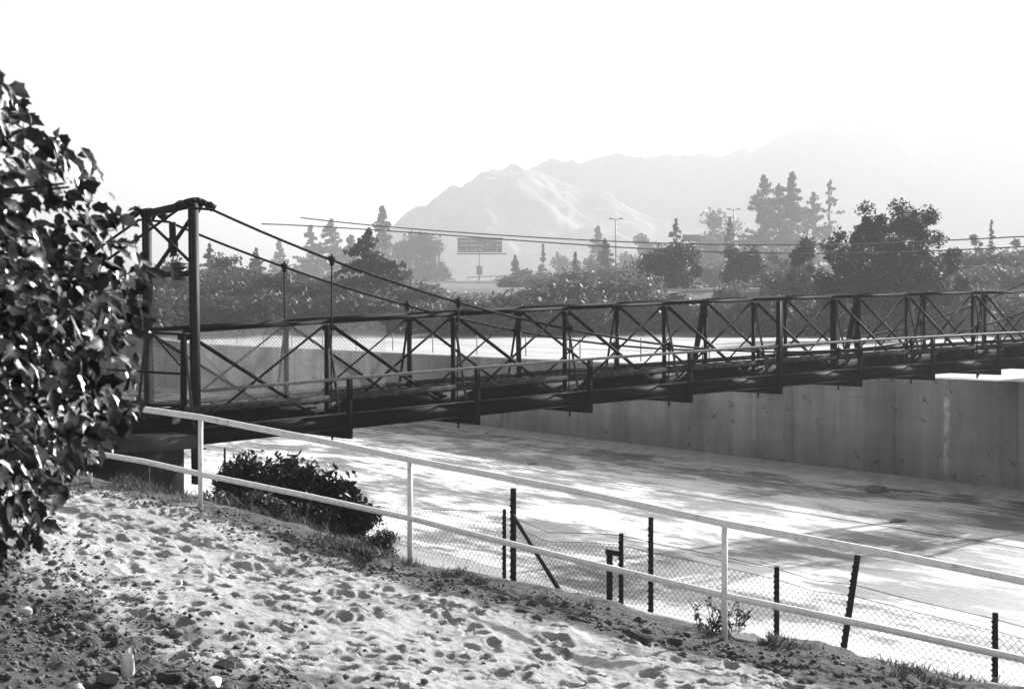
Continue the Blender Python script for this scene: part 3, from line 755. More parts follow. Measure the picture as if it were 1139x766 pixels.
def tree(name, px, ytop, ybase, wpx, Yd, kind, mat, n, leaf, label, cat='tree', group=None, seed=0, sink=.4, **kw):
    Yd = far_Y(Yd); n = int(n * 3.0); leaf = leaf * .48 * (Yd / 150 if Yd > 200 else 1) ** .8
    base = P(px, ybase, Yd); h = (ybase - ytop) / F * Yd; w = wpx / F * Yd
    zg = far_z(base.x, base.y) if Yd > 80 else base.z
    if base.z > zg: h += base.z - zg; base.z = zg
    root = empty(name, base, label, cat, group)
    p, c = (crown_round if kind == 'round' else crown_conifer)(h, w, n, seed=seed, **kw)
    V, q = leaf_quads(p + np.array(base), leaf)
    cr = link('crown', make_mesh('crown', V, [q], mat), root)
    mb = MB(); rt = max(.08, h * .018)
    lean = random.uniform(-.02, .02) * h
    top_f = .97 if kind != 'round' else .75
    tr = [base + Vector((lean * k + random.uniform(-.01, .01) * h, random.uniform(-.01, .01) * h, h * top_f * k - (.3 if k == 0 else 0))) for k in (0, .25, .5, .75, 1)]
    mb.tube(tr, [rt, rt * .8, rt * .55, rt * .35, rt * .1], 6)
    for i in range(0, len(c), max(1, len(c) // 14)):
        e = base + Vector(c[i]); st_ = base.lerp(tr[-1], min(.95, max(.15, (c[i][2] / h) * (.75 if kind == 'round' else 1.0) - .06)))
        mb.tube([st_, st_.lerp(e, .5) + Z * .02 * h, e], [rt * .35, rt * .22, rt * .06], 4)
    mb.build('trunk', M['bark'], root)
    return root
TD, TM, TP_ = M['tree_dark'], M['tree_mid'], M['tree_pale']
G1 = 'trees on the far bank and beyond'
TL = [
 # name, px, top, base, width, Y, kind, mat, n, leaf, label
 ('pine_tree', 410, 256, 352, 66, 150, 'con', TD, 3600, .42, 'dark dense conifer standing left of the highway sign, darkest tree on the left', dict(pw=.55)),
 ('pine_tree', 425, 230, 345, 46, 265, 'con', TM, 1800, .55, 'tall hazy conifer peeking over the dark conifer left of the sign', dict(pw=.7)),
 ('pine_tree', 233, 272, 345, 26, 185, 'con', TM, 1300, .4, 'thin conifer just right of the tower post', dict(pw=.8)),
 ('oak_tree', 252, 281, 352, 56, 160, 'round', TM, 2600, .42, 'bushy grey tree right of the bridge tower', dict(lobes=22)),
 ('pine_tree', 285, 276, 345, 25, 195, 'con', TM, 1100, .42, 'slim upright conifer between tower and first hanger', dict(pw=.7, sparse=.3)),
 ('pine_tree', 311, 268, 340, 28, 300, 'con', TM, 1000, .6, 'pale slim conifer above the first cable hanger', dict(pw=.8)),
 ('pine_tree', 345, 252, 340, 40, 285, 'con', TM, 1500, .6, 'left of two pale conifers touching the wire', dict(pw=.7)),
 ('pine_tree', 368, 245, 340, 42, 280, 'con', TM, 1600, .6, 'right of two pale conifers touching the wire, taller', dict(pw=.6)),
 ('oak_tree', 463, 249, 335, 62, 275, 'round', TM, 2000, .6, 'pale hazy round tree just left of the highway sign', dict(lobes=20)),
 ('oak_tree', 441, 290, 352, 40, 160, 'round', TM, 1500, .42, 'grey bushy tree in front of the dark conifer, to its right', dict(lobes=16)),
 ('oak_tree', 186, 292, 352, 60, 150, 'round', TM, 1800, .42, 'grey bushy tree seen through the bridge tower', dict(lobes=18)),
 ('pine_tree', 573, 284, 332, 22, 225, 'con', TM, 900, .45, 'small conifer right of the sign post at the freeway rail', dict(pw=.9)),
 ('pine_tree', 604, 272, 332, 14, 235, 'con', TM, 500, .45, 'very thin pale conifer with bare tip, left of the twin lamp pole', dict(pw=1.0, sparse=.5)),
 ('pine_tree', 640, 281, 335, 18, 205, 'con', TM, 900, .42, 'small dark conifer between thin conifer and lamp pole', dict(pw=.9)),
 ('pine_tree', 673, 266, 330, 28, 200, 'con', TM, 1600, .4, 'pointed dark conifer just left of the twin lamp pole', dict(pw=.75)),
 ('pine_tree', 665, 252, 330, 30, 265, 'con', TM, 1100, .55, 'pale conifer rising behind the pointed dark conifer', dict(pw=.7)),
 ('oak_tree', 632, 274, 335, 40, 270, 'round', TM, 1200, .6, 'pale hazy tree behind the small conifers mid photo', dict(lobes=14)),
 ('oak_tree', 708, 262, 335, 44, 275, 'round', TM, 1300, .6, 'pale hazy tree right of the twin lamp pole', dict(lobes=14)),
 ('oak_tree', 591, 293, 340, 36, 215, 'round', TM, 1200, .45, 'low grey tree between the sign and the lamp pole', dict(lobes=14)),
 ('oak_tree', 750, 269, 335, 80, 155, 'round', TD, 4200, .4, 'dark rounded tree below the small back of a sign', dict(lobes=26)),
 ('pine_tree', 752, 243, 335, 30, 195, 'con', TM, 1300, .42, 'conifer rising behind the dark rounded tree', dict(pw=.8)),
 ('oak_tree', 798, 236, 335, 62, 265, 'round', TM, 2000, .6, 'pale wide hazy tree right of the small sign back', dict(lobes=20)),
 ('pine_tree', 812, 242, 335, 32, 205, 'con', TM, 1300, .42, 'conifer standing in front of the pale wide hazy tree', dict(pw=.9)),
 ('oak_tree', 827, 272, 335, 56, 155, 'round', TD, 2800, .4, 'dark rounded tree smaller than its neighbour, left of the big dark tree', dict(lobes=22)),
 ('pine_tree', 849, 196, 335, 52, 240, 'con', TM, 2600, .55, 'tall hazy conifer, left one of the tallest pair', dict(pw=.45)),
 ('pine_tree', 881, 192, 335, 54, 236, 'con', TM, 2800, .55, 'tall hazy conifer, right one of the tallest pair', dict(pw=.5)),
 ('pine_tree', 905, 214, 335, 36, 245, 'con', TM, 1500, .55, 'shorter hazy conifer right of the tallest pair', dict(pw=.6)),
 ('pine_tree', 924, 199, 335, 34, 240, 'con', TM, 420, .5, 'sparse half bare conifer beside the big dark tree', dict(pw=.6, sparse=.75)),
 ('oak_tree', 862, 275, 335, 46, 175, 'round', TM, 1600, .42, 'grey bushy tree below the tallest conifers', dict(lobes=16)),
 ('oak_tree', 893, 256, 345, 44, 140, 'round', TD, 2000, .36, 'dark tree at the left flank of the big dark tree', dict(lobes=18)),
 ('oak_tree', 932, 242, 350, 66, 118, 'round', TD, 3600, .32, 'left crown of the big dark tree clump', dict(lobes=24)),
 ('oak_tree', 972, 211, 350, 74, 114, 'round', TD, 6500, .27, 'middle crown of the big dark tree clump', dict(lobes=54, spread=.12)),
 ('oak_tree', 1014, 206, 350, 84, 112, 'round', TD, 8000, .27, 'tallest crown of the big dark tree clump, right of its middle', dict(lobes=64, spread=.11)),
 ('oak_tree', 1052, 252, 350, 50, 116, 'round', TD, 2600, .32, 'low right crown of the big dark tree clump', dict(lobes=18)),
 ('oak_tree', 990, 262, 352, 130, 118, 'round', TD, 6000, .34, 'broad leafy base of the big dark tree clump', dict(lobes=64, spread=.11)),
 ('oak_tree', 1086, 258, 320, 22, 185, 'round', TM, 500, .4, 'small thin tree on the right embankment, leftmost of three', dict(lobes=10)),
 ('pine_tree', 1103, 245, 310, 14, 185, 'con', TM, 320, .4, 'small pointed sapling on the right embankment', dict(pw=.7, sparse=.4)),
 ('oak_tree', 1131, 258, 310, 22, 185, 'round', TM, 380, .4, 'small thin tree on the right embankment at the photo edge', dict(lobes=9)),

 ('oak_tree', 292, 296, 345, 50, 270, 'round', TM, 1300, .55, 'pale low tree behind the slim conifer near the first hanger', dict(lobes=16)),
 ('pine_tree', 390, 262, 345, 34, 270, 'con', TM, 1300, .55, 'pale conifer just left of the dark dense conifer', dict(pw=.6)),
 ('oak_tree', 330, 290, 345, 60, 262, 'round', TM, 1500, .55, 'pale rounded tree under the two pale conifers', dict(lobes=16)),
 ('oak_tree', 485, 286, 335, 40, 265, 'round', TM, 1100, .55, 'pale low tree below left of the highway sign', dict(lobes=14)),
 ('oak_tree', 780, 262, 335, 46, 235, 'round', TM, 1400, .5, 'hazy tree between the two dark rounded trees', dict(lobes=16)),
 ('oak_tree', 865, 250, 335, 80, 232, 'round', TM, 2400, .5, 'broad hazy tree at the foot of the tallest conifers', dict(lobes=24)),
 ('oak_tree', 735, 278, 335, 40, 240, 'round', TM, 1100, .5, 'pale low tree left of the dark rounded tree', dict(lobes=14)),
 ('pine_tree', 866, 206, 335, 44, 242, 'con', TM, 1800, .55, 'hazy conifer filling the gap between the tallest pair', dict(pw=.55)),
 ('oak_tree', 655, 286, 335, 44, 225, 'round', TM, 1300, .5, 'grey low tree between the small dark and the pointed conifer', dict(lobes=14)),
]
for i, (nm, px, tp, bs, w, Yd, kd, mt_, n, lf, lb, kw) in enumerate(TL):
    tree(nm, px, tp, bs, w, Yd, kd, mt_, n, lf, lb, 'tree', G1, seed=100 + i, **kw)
# shrubs: prototypes copied with own labels
def shrub_proto(seed, h, w, n, leaf, mat):
    root = empty('shrub', (0, 0, 0)); p, c = crown_round(h, w, n, seed=seed, lobes=18, low=0, spread=.2)
    V, q = leaf_quads(p, leaf); link('crown', make_mesh('crown', V, [q], mat), root)
    mb = MB()
    for i in range(0, len(c), 3): mb.tube([(0, 0, -.2), tuple(c[i] * .5), tuple(c[i])], [.06, .04, .01], 4)
    mb.build('stem', M['bark'], root); return root
protos = [shrub_proto(40 + i, 4, 7, 2600, .34, [TD, TM, TP_, TM][i]) for i in range(4)]
used = [False] * 4
def place_shrub(px, ytop, ybase, wpx, Yd, k, label, group):
    Yd = far_Y(Yd); base = P(px, ybase, Yd); zg = far_z(base.x, base.y); h = base.z - zg + (ybase - ytop) / F * Yd; base.z = zg
    if h < .8: return
    pr = protos[k]
    if not used[k]: r = pr; used[k] = True
    else:
        r = pr.copy(); COL.objects.link(r)
        for ch in list(pr.children):
            c = ch.copy(); COL.objects.link(c); c.parent = r
    r.location = base; r.scale = (wpx / F * Yd / 7, wpx / F * Yd / 7, h / 4); r.rotation_euler = (0, 0, random.uniform(0, 6.28))
    tag(r, label, 'shrub', group)
words = ['below the first cable hanger', 'below the second cable hanger', 'left of the dark conifer', 'under the dark conifer', 'right of the dark conifer', 'under the freeway rail', 'below the highway sign', 'left of the sign post foot', 'right of the sign post foot', 'mid photo above the bridge rail', 'below the thin conifer', 'left below the lamp pole', 'right below the lamp pole', 'left of the dark rounded tree', 'under the dark rounded tree', 'right of the dark rounded tree', 'under the smaller dark tree', 'left under the big dark tree', 'under the big dark tree', 'right under the big dark tree', 'at the foot of the right embankment', 'on the right embankment', 'at the right photo edge', 'seen through the bridge tower', 'left of the bridge tower']
GS = 'shrubs along the far bank'
kk = 0
for i, px in enumerate(np.linspace(120, 1160, 27)):
    top = np.interp(px, [120, 480, 640, 700, 860, 1160], [326, 334, 330, 331, 336, 333]) + random.uniform(-4, 6)
    place_shrub(px + random.uniform(-8, 8), top, 376, random.uniform(62, 84), random.uniform(131, 139), [0, 1, 0, 3][i % 4], 'dark shrub in the low hedge seen through the truss, %s' % ('number' and ['far left', 'left', 'left of middle', 'middle', 'right of middle', 'right', 'far right'][min(6, i * 7 // 27)]), 'low hedge shrubs behind the dirt strip')
mids = [(325, 306, 76, 150), (372, 312, 60, 150), (290, 325, 60, 145), (225, 330, 60, 150), (190, 325, 60, 145), (462, 316, 70, 150), (500, 322, 60, 170), (540, 318, 56, 195), (575, 308, 50, 190), (610, 305, 56, 185), (645, 300, 60, 180), (680, 296, 64, 178), (705, 308, 60, 170), (660, 312, 66, 155), (600, 322, 70, 150), (540, 330, 70, 145), (720, 318, 56, 160), (795, 292, 46, 185), (850, 294, 50, 185), (812, 318, 40, 145), (880, 292, 56, 150), (1075, 318, 60, 130), (1110, 322, 70, 150), (1140, 285, 60, 178), (1095, 288, 66, 180), (1062, 286, 50, 160), (1085, 281, 56, 160), (1110, 280, 60, 160), (1135, 281, 60, 161), (1158, 282, 60, 161), (1075, 296, 60, 154), (1120, 297, 70, 154), (1150, 298, 60, 154), (415, 330, 60, 145), (350, 332, 60, 143)]
for i, (px, tp, w, Yd) in enumerate(mids):
    sd = 'left of the sign' if px < 500 else 'between sign and lamp pole' if px < 690 else 'right of the lamp pole' if px < 900 else 'by the right embankment'
    tone = [3, 2, 1, 2][i % 4]
    lab = '%s leafy shrub %s, %s' % (['mid grey', 'pale', 'grey', 'pale'][i % 4], sd, 'standing tall behind the hedge' if tp < 310 else 'just above the bridge railing')
    place_shrub(px, tp, 350, w, Yd, tone, lab, GS)

belt = ['below the cable near the tower', 'under the first hanger', 'between the two hangers', 'left of the dark conifer', 'in front of the dark conifer', 'right of the dark conifer', 'below the street lamp', 'below the highway sign', 'right of the sign post', 'under the small conifer', 'under the thin conifer', 'left of the pointed conifer', 'under the pointed conifer', 'under the twin arm lamp', 'left of the dark rounded tree']
BX = [165, 330, 400, 480, 540, 600, 650, 700, 760]; BT = [298, 306, 318, 323, 322, 312, 301, 303, 318]
for i, px in enumerate(np.linspace(165, 745, 30)):
    k = [1, 3, 2, 1, 3][i % 5]; row = i % 2
    place_shrub(px + random.uniform(-7, 7), float(np.interp(px, BX, BT)) + random.uniform(-6, 7) + (9 if row else 0), 352, random.uniform(50, 74), 148.5 + 3 * random.random() if row else 160 + 8 * random.random(), k,
                '%s bush %s, %s row' % ({1: 'grey', 3: 'mottled grey', 2: 'paler'}[k], belt[i // 2], 'front' if row else 'back'), GS)
for i, px in enumerate((868, 890, 912, 1048, 1066, 1084)):
    place_shrub(px, 304 + random.uniform(-6, 6), 352, 52, 152 + random.random() * 4, [1, 3, 1][i % 3], 'grey bush %s the big dark tree, %s' % ('left of' if px < 950 else 'right of', ['farthest left', 'second from left', 'touching its shade', 'touching its crown', 'second to its right', 'farthest right'][i]), GS)
# ------------------------------------------------------------------ far bank furniture
ff = empty('wire_fence', P(600, 398, 76), 'low thin post and wire fence on top of the far channel wall', 'fence')
fl = []
for k in range(22):
    s = -64 + 5.2 * k; p = FA + FDr * s - FNm * 2.0; b_ = Vector((p.x, p.y, TOPZ)); fl.append(b_)
    mb = MB(); mb.tube([b_ - Z * .1, b_ + Z * 1.25], .03, 5); mb.build('post', M['pole'], ff)
for h in (.6, 1.2):
    mb = MB(); mb.tube([b_ + Z * h for b_ in fl], .006, 3); mb.build('wire', M['pole'], ff)

sg = empty('highway_sign', P(533, 306, far_Y(256)), 'large dark highway sign with white destinations on one post', 'sign')
Ys = far_Y(256); sgn_n = Vector((0, -1, 0))
def sbar(x0_, y0_, x1_, y1_, th, dy=0): 
    a_ = P((x0_ + x1_) / 2, y0_, Ys); b_ = P((x0_ + x1_) / 2, y1_, Ys); mb = MB()
    return mb.bar(a_ + Vector((0, dy, 0)), b_ + Vector((0, dy, 0)), (x1_ - x0_) / F * Ys, th, (0, 1, 0))
sbar(509, 264.5, 558.5, 280.5, .12).build('panel', M['sign'], sg)
sbar(508, 281.6, 563.5, 283, .9, -.5).build('catwalk', M['pole'], sg)
mb = MB(); mb.tube([P(533, 322, Ys) + Vector((0, .4, 0)), P(533, 266, Ys) + Vector((0, .4, 0))], .2, 10); mb.build('post', M['pole'], sg)
sbar(530, 296, 536.5, 305.5, .7, .1).build('cabinet', M['pole'], sg)
def text(body, px, py, hpx, parent, name='lettering'):
    cu = bpy.data.curves.new(name, 'FONT'); cu.body = body; cu.size = hpx / F * Ys / .7; cu.extrude = .01; cu.align_x = 'LEFT'; cu.materials.append(M['letters'])
    tmp = bpy.data.objects.new(name, cu); me = bpy.data.meshes.new_from_object(tmp); bpy.data.objects.remove(tmp)
    o = bpy.data.objects.new(name, me); COL.objects.link(o); o.parent = parent; o.matrix_parent_inverse = Matrix.Translation(-Vector(parent.location))
    o.location = P(px, py, Ys) + Vector((0, -.085, 0)); o.rotation_euler = (R(90), 0, 0); return o
text('Victory Blvd', 511, 269.2, 2.6, sg); text('Golden State Fwy', 511, 274, 2.6, sg); text('San Fernando Rd', 511, 279.2, 2.6, sg)
text('1/4', 552.5, 269.2, 2.6, sg); text('3/4', 552, 274, 2.6, sg); text('2', 552, 279.2, 2.6, sg)
mb = MB(); c0 = P(542.5, 272.4, Ys) + Vector((0, -.09, 0)); mb.prism([(-.28, .3), (.28, .3), (.3, 0), (0, -.36), (-.3, 0)], c0, (1, 0, 0), (0, 0, 1), (0, -1, 0), .02); mb.build('route_shield', M['letters'], sg)
sb = empty('sign_back', P(769, 300, far_Y(230)), 'small dark back of a highway sign above the dark rounded tree', 'sign')
Ys = far_Y(230); sbar(759, 261, 779, 268.5, .15).build('panel', M['pole'], sb)
mb = MB()
for x in (763, 775): mb.tube([P(x, 310, Ys) + Vector((0, .3, 0)), P(x, 262, Ys) + Vector((0, .3, 0))], .12, 8)
mb.build('post', M['pole'], sb)
def lamp(px, ytop, ybase, Yd, arms, label):
    Yd = far_Y(Yd); b_ = P(px, ybase, Yd); b_.z = min(b_.z, far_z(b_.x, b_.y)); t_ = P(px, ytop, Yd)
    r = empty('street_lamp', b_, label, 'street lamp')
    mb = MB(); mb.tube([b_, t_], [.26, .17], 8); mb.build('pole', M['pole'], r)
    for s in arms:
        ln = 5.5 / F * Yd
        mb = MB(); mb.tube([t_ - Z * .35, t_ + Vector((s * ln * .6, 0, .1)), t_ + Vector((s * ln, 0, .12))], .13, 6); ar = mb.build('arm', M['pole'], r)
        mb = MB(); mb.bar(t_ + Vector((s * ln * .75, 0, .1)), t_ + Vector((s * ln * 1.35, 0, .08)), .55, .42); mb.build('lamp_head', M['pole'], ar)
lamp(685, 243.5, 312, 235, (-1, 1), 'twin arm street lamp pole above the trees mid photo')
lamp(816, 233, 300, 240, (-1, 1), 'twin arm street lamp pole left of the tallest conifers')
lamp(485.5, 284, 318, 250, (-.6,), 'short single street lamp left of the highway sign')
# guard rail on the freeway edge
gr = empty('guard_rail', P(545, 312, 357), 'low guard rail along the freeway edge right of the sign post', 'guard rail')
gp = [P(520, 308.5, 494), P(540, 307.5, 489), P(560, 306.6, 484), P(585, 305.5, 477)]
mb = MB()
for p, q in zip(gp[:-1], gp[1:]): mb.bar(p, q, .1, .35)
mb.build('rail', M['asphalt'], gr)
for p in [gp[0].lerp(gp[-1], k) for k in np.linspace(0, 1, 6)]:
    mb = MB(); mb.bar(p - Z * 1.1, p + Z * .12, .25, .2, (0, 1, 0)); mb.build('post', M['pole'], gr)
# car on the freeway
car = empty('parked_car', P(502, 314, far_Y(256)), 'pale rounded car on the freeway left of the sign post', 'car')
cb = P(502, 314, far_Y(256))
prof = [(-2.3, .3), (-2.35, .7), (-1.8, .95), (-1.1, 1.05), (-.5, 1.5), (.8, 1.52), (1.6, 1.05), (2.25, .9), (2.35, .4), (2.2, .3)]
mb = MB(); mb.prism(prof, cb + Vector((0, -.85, 0)), (1, 0, 0), (0, 0, 1), (0, 1, 0), 1.7); mb.build('body', M['car_paint'], car)
mb = MB(); mb.prism([(-.85, 1.08), (-.42, 1.42), (.72, 1.44), (1.25, 1.08)], cb + Vector((0, -.87, 0)), (1, 0, 0), (0, 0, 1), (0, -1, 0), .01); mb.build('window', M['glass'], car)
for x in (-1.4, 1.4):
    mb = MB(); mb.tube([cb + Vector((x, -.9, .33)), cb + Vector((x, .9, .33))], .33, 14); mb.build('wheel', M['tyre'], car)
# service wires
wr = [('upper', [(333, 242.5, 62), (430, 250.5, 61), (540, 261, 60), (640, 267.5, 59), (760, 271.5, 58), (870, 271.5, 57), (1000, 269, 56), (1139, 264, 55), (1400, 248, 53)], 'overhead wire that starts higher and further right'),
      ('lower', [(285, 249, 60), (370, 252.5, 59.5), (430, 256.5, 59), (540, 265, 58), (640, 272.5, 57), (760, 279, 56), (870, 281.5, 55), (1000, 279.5, 54), (1139, 274.5, 53), (1400, 258, 51)], 'overhead wire that starts lower and further left')]
for _, pts, lb in wr:
    c = np.array([list(P(*q)) for q in pts]); tq = np.linspace(0, 1, len(c)); ti = np.linspace(0, 1, 60)
    co = [np.polyfit(tq, c[:, k], 4) for k in range(3)]
    mb = MB(); mb.tube([Vector([np.polyval(co[k], t) for k in range(3)]) for t in ti], .026, 5)
    tag(mb.build('overhead_wire', M['wire']), lb, 'wire')

# ------------------------------------------------------------------ near shrubs, weeds, rocks
def near_bush(px, ytop, ybase, wpx, Yd, n, leaf, label, seed, lobes=36, mat='bush_leaf', depth=.6):
    b_ = P(px, ybase, Yd); h = (ybase - ytop) / F * Yd; w = wpx / F * Yd; g = gz(b_.x, b_.y)
    h += max(0, b_.z - g); b_.z = min(b_.z, g)
    r = empty('shrub', b_, label, 'shrub'); p, c = crown_round(h, w, n, lobes, seed, 0, .15)
    p[:, 1] *= depth; c[:, 1] *= depth
    rs = np.random.default_rng(seed); m_ = rs.random(n) < .12      # upright shoots
    p[m_, 2] += rs.random(m_.sum()) ** 1.5 * .26 * h
    V, q = leaf_quads(p + np.array(b_), leaf, 2.2, .1); link('foliage', make_mesh('foliage', V, [q], M[mat]), r)
    mb = MB()
    for i in range(len(c)): mb.tube([b_ - Z * .1, b_ + Vector(c[i]) * .5 + Z * .05, b_ + Vector(c[i])], [.015, .01, .004], 4)
    mb.build('stem', M['bark'], r)
near_bush(275, 508, 580, 80, 21.5, 15000, .04, 'dark dense shrub right of the tower, leftmost in its row', 1)
near_bush(325, 516, 590, 85, 20.6, 15000, .04, 'dark dense shrub in the middle of the row behind the white fence', 2)
near_bush(370, 533, 600, 66, 19.8, 12000, .04, 'dark dense shrub at the right end of its row', 3)
near_bush(393, 556, 610, 50, 18.9, 5000, .036, 'small loose dark shrub trailing off right of the row', 8, 24)
near_bush(345, 566, 606, 70, 18.6, 5000, .036, 'low dark shrub in front of the row, under the lower rail', 9, 24)
near_bush(285, 556, 588, 80, 17.9, 5200, .034, 'low lighter leafy bush under the lower white rail', 4, 18, 'weed')
near_bush(240, 548, 572, 60, 18.3, 3000, .03, 'low grassy bush by the leftmost visible white post', 5, 14, 'weed')
near_bush(425, 590, 622, 60, 16.6, 1500, .02, 'wispy pale weed left of the second white post', 6, 14, 'weed')
# grass and weeds along the fence: one mass
Vg = []; Qg = []; c = 0
def blade(x, y, z, h, w):
    global c
    a_ = random.uniform(0, 6.28); lx, ly = random.gauss(0, .8) * h, random.gauss(0, .8) * h
    dx, dy = math.cos(a_) * w, math.sin(a_) * w
    Vg.extend([(x - dx, y - dy, z), (x + dx, y + dy, z), (x + lx * .4 + dx * .7, y + ly * .4 + dy * .7, z + h * .6), (x + lx * .4 - dx * .7, y + ly * .4 - dy * .7, z + h * .6), (x + lx, y + ly, z + h * .95)])
    Qg.append((c, c + 1, c + 2, c + 3)); Tg.append((c + 3, c + 2, c + 4)); c += 5
Tg = []
for i in range(26000):
    s = random.uniform(-13, 5.5)
    lim = float(np.interp(s, [-13, -8, -6.7, -4, 0, 5.5], [.9, .6, .15, .2, .25, .3]))
    w = lim - abs(random.gauss(0, .35)) - (0 if s > -6 else random.uniform(0, 2.2)) 
    x = P3[0] + FD[0] * s + FN[0] * w; y = P3[1] + FD[1] * s + FN[1] * w
    dens = float(fbm(np.array(x * 1.4), np.array(y * 1.4), 3, 31))
    if dens < (.46 if s < -6 else .6 if s < -1 else .64): continue
    h = random.uniform(.02, .085) * (2.2 if random.random() < .03 else 1) * (1 if s > -6 else 1.9) * (.6 + dens)
    blade(x, y, gz(x, y) - .01, h, random.uniform(.003, .008))
me = make_mesh('grass', np.array(Vg), [np.array(Qg), np.array(Tg)], M['weed'])
tag(link('grass', me), 'dry grass and weeds along the crest of the path', 'grass', kind='stuff')
# seeding weed by the third white post
wd = empty('weed_plant', P(808, 706, 14.15), 'dark spiky weed with seed heads behind the right white post', 'plant')
mbs = MB(); mbh = MB()
for i in range(34):
    b_ = P(random.gauss(805, 17), 712, 14.2 + random.uniform(-.1, .25)); t_ = b_ + Vector((random.gauss(0, .12), random.gauss(0, .1), random.uniform(.12, .45)))
    mbs.tube([b_, b_.lerp(t_, .5) + Vector((0, 0, .03)), t_], [.006, .005, .003], 4)
    for k in range(random.randint(2, 6)):
        q = b_.lerp(t_, random.uniform(.35, 1.0)); d = Vector((random.gauss(0, 1), random.gauss(0, 1), random.gauss(.6, .6))).normalized()
        mbh.prism([(0, -.008), (.03, -.012), (.065, 0), (.03, .012)], q, d, d.orthogonal(), d.cross(d.orthogonal()), .002)
mbs.build('stem', M['bark'], wd); mbh.build('foliage', M['bush_leaf'], wd)
def on_sand(px, py):
    lo_, hi_ = 5.0, 24.0
    for _ in range(400):
        Yd = lo_; p = P(px, py, Yd)
        if p.z <= gz(p.x, p.y): return Vector((p.x, p.y, gz(p.x, p.y)))
        lo_ += .05
    return p
rock('rock', P(836, 709, 13.95), .26, M['rock_pale'], 11, 'long pale boulder half buried behind the right white post', 'rock', None, 4, (1.3, .7, .45))
rk = [(143, 748, .085, 'rock_pale', (.62, .6, 1.9), 'bright upright stone standing in the dark soil at lower left'),
      (122, 764, .075, 'rock_dark', (1.2, .9, .6), 'dark flat stone below the bright upright stone'),
      (28, 682, .05, 'rock_pale', (1.2, .8, .8), 'small pale stone at the far left edge of the soil'),
      (88, 770, .045, 'rock_pale', (1, 1, .8), 'small pale stone at the bottom edge left of the upright stone'),
      (201, 651, .028, 'rock_pale', (.6, .6, 1.3), 'tiny white stone alone on the sand'),
      (238, 762, .06, 'rock_pale', (1.2, 1, .7), 'pale stone at the bottom edge right of the upright stone'),
      (250, 744, .07, 'rock_dark', (1.4, 1, .6), 'dark clod right of the upright stone'),
      (195, 709, .06, 'rock_dark', (1.2, 1, .7), 'dark clod up the slope right of the upright stone'),
      (97, 742, .06, 'rock_dark', (1.1, 1, .8), 'dark clod left of the upright stone'),
      (345, 583, .10, 'rock_pale', (1.8, .8, .5), 'pale flat stone at the foot of the dark shrubs')]
for i, (px, py, sz_, mt_, sz3, lb) in enumerate(rk):
    p = on_sand(px, py); rock('rock', p + Z * sz_ * .25, sz_, M[mt_], 50 + i, lb, 'rock', None, 3, sz3)
# clods of soil: too many to count
import bmesh
bm = bmesh.new(); bmesh.ops.create_icosphere(bm, subdivisions=1, radius=1); bv = np.array([v.co[:] for v in bm.verts]); bf = np.array([[v.index for v in f.verts] for f in bm.faces]); bm.free()
Vc = []; Fc = []; n0 = 0
for i in range(60000):
    x, y = random.uniform(-7.5, 5), random.uniform(5.5, 19); s, w = sw(x, y)
    d = w - .47 * s
    pr = .9 if d > 6.0 + random.gauss(0, .5) else (.5 if w < .9 else .007)
    if w < 0 or random.random() > pr: continue
    r_ = abs(random.gauss(0, .011)) + .004
    vv = bv * (1 + .3 * rng.normal(size=(len(bv), 1))) * np.array([r_, r_, r_ * .7]) + np.array([x, y, gz(x, y) + r_ * .2])
    Vc.append(vv); Fc.append(bf + n0); n0 += len(bv)
tag(link('soil_clods', make_mesh('soil_clods', np.concatenate(Vc), [np.concatenate(Fc)], plain('soil_clod', .03, .14, .95, 8, .4))), 'scattered clods and pebbles on the dark soil', 'clods', kind='stuff')

# ------------------------------------------------------------------ leafy tree at the left
tr_root = empty('leafy_tree', (-3.35, 5.9, gz(-3.35, 5.9)), 'broad leaved tree close by, its dark leafy boughs filling the left edge', 'tree')
oy = [60, 82, 100, 150, 170, 190, 240, 300, 360, 420, 460, 480, 530, 560, 585]; ox = [-70, -14, 10, 54, 90, 116, 148, 162, 156, 146, 134, 108, 76, 54, 32]
lobe = [(0, .0), (.16, .04), (.30, .16), (.42, .22), (.40, .40), (.46, .62), (.28, .66), (.16, .82), (0, 1.0), (-.16, .82), (-.28, .66), (-.46, .62), (-.40, .40), (-.42, .22), (-.30, .16), (-.16, .04)]
lob = np.array(lobe); nl = len(lob)
LV = []; LF = []; base_n = 0
lob3 = np.concatenate([np.array([[0, .5]]), lob])
tri = np.array([[0, 1 + i, 1 + (i + 1) % nl] for i in range(nl)])
clusters = []
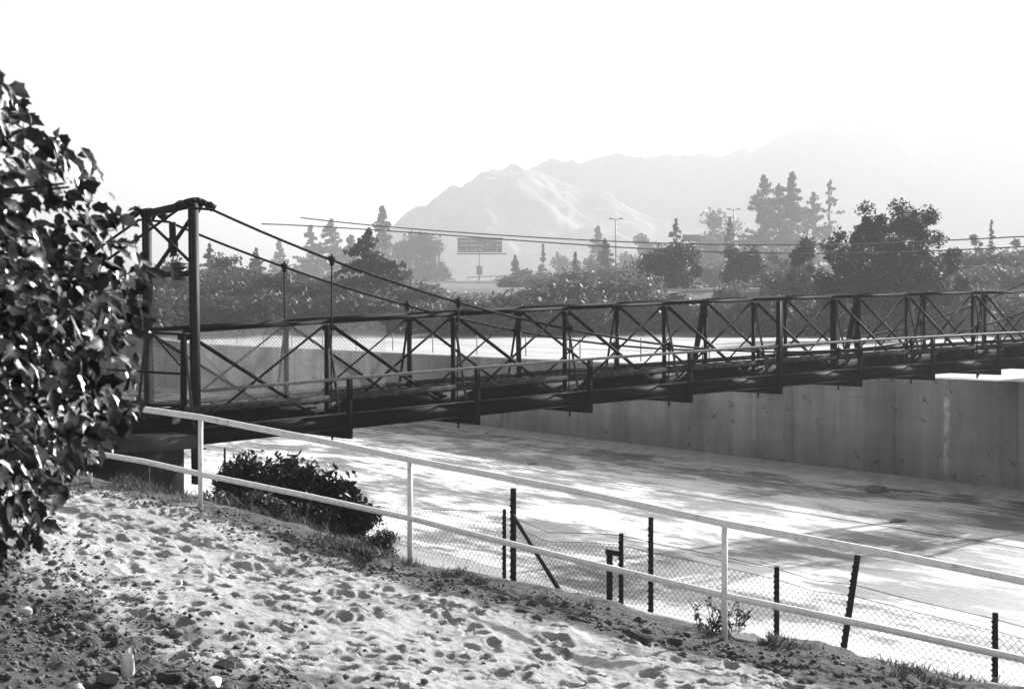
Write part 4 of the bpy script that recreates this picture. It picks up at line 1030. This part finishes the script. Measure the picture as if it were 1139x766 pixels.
while len(clusters) < 560:
    py = random.uniform(75, 590); lim = np.interp(py, oy, ox); lim = lim - 55 * max(0, float(fbm(np.array(py * .021), np.array(.7), 3, 77)) - .42) * 2.2; px = random.uniform(-190, lim)
    u = max(0, (px + 190) / (lim + 190)); th = .95 * math.sqrt(max(.03, 1 - u ** 3))
    if py > 490 and random.random() < .45: continue
    if py < 300 and px > lim - 130 and random.random() < .55: continue
    clusters.append((P(px, py, 5.7 + random.uniform(-th, th)), px, py, lim))
for ctr, px, py, lim in clusters:
    sp = .12 if px < lim - 30 else .07
    for k in range(random.randint(6, 10)):
        c_ = np.array(ctr) + rng.normal(size=3) * sp
        ax = np.array([.35, -.1, -.65]) + rng.normal(size=3) * .5; ax /= np.linalg.norm(ax)
        nn = np.array([.58, -.16, .58]) + rng.normal(size=3) * .5; nn -= ax * nn.dot(ax); nn /= np.linalg.norm(nn); bx3 = np.cross(ax, nn)
        sz_ = random.choice((random.uniform(.04, .07), random.uniform(.06, .105)))
        q = lob3 * sz_ * np.array([random.uniform(.55, .9), 1.1])
        curl = random.uniform(-.3, .5)
        if CXP + c_[0] / c_[1] * F > np.interp(HOR - (c_[2] - EYE) / c_[1] * F, oy, ox) + 12: continue
        zz = (np.abs(lob3[:, 0]) * random.uniform(.1, .5) - curl * (lob3[:, 1] - .3) ** 2) * sz_
        LV.append(c_ + q[:, :1] * bx3 + q[:, 1:] * ax + zz[:, None] * nn); LF.append(tri + base_n); base_n += len(lob3)
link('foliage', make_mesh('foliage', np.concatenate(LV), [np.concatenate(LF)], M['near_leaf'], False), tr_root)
g0_ = Vector((-3.35, 5.9, gz(-3.35, 5.9)))
trunk = [g0_ - Z * .2, g0_ + Vector((.03, .02, .6)), g0_ + Vector((-.02, .0, 1.2)), g0_ + Vector((.05, .05, 1.9)), g0_ + Vector((.12, 0, 2.7))]
mb = MB(); mb.tube(trunk, [.17, .14, .12, .09, .05], 10); mb.build('trunk', M['bark'], tr_root, True)
for i in range(0, len(clusters), 7):
    e = clusters[i][0]; k = min(.95, max(.15, (e.z - g0_.z + .5) / 3.3)); st_ = trunk[min(4, max(0, int(k * 4)))]
    mid = st_.lerp(e, .55) + Z * .16
    mb = MB(); mb.tube([st_, st_.lerp(mid, .5) + Z * .05, mid, e], [.032, .024, .015, .005], 6); bo = mb.build('branch', M['bark'], tr_root)
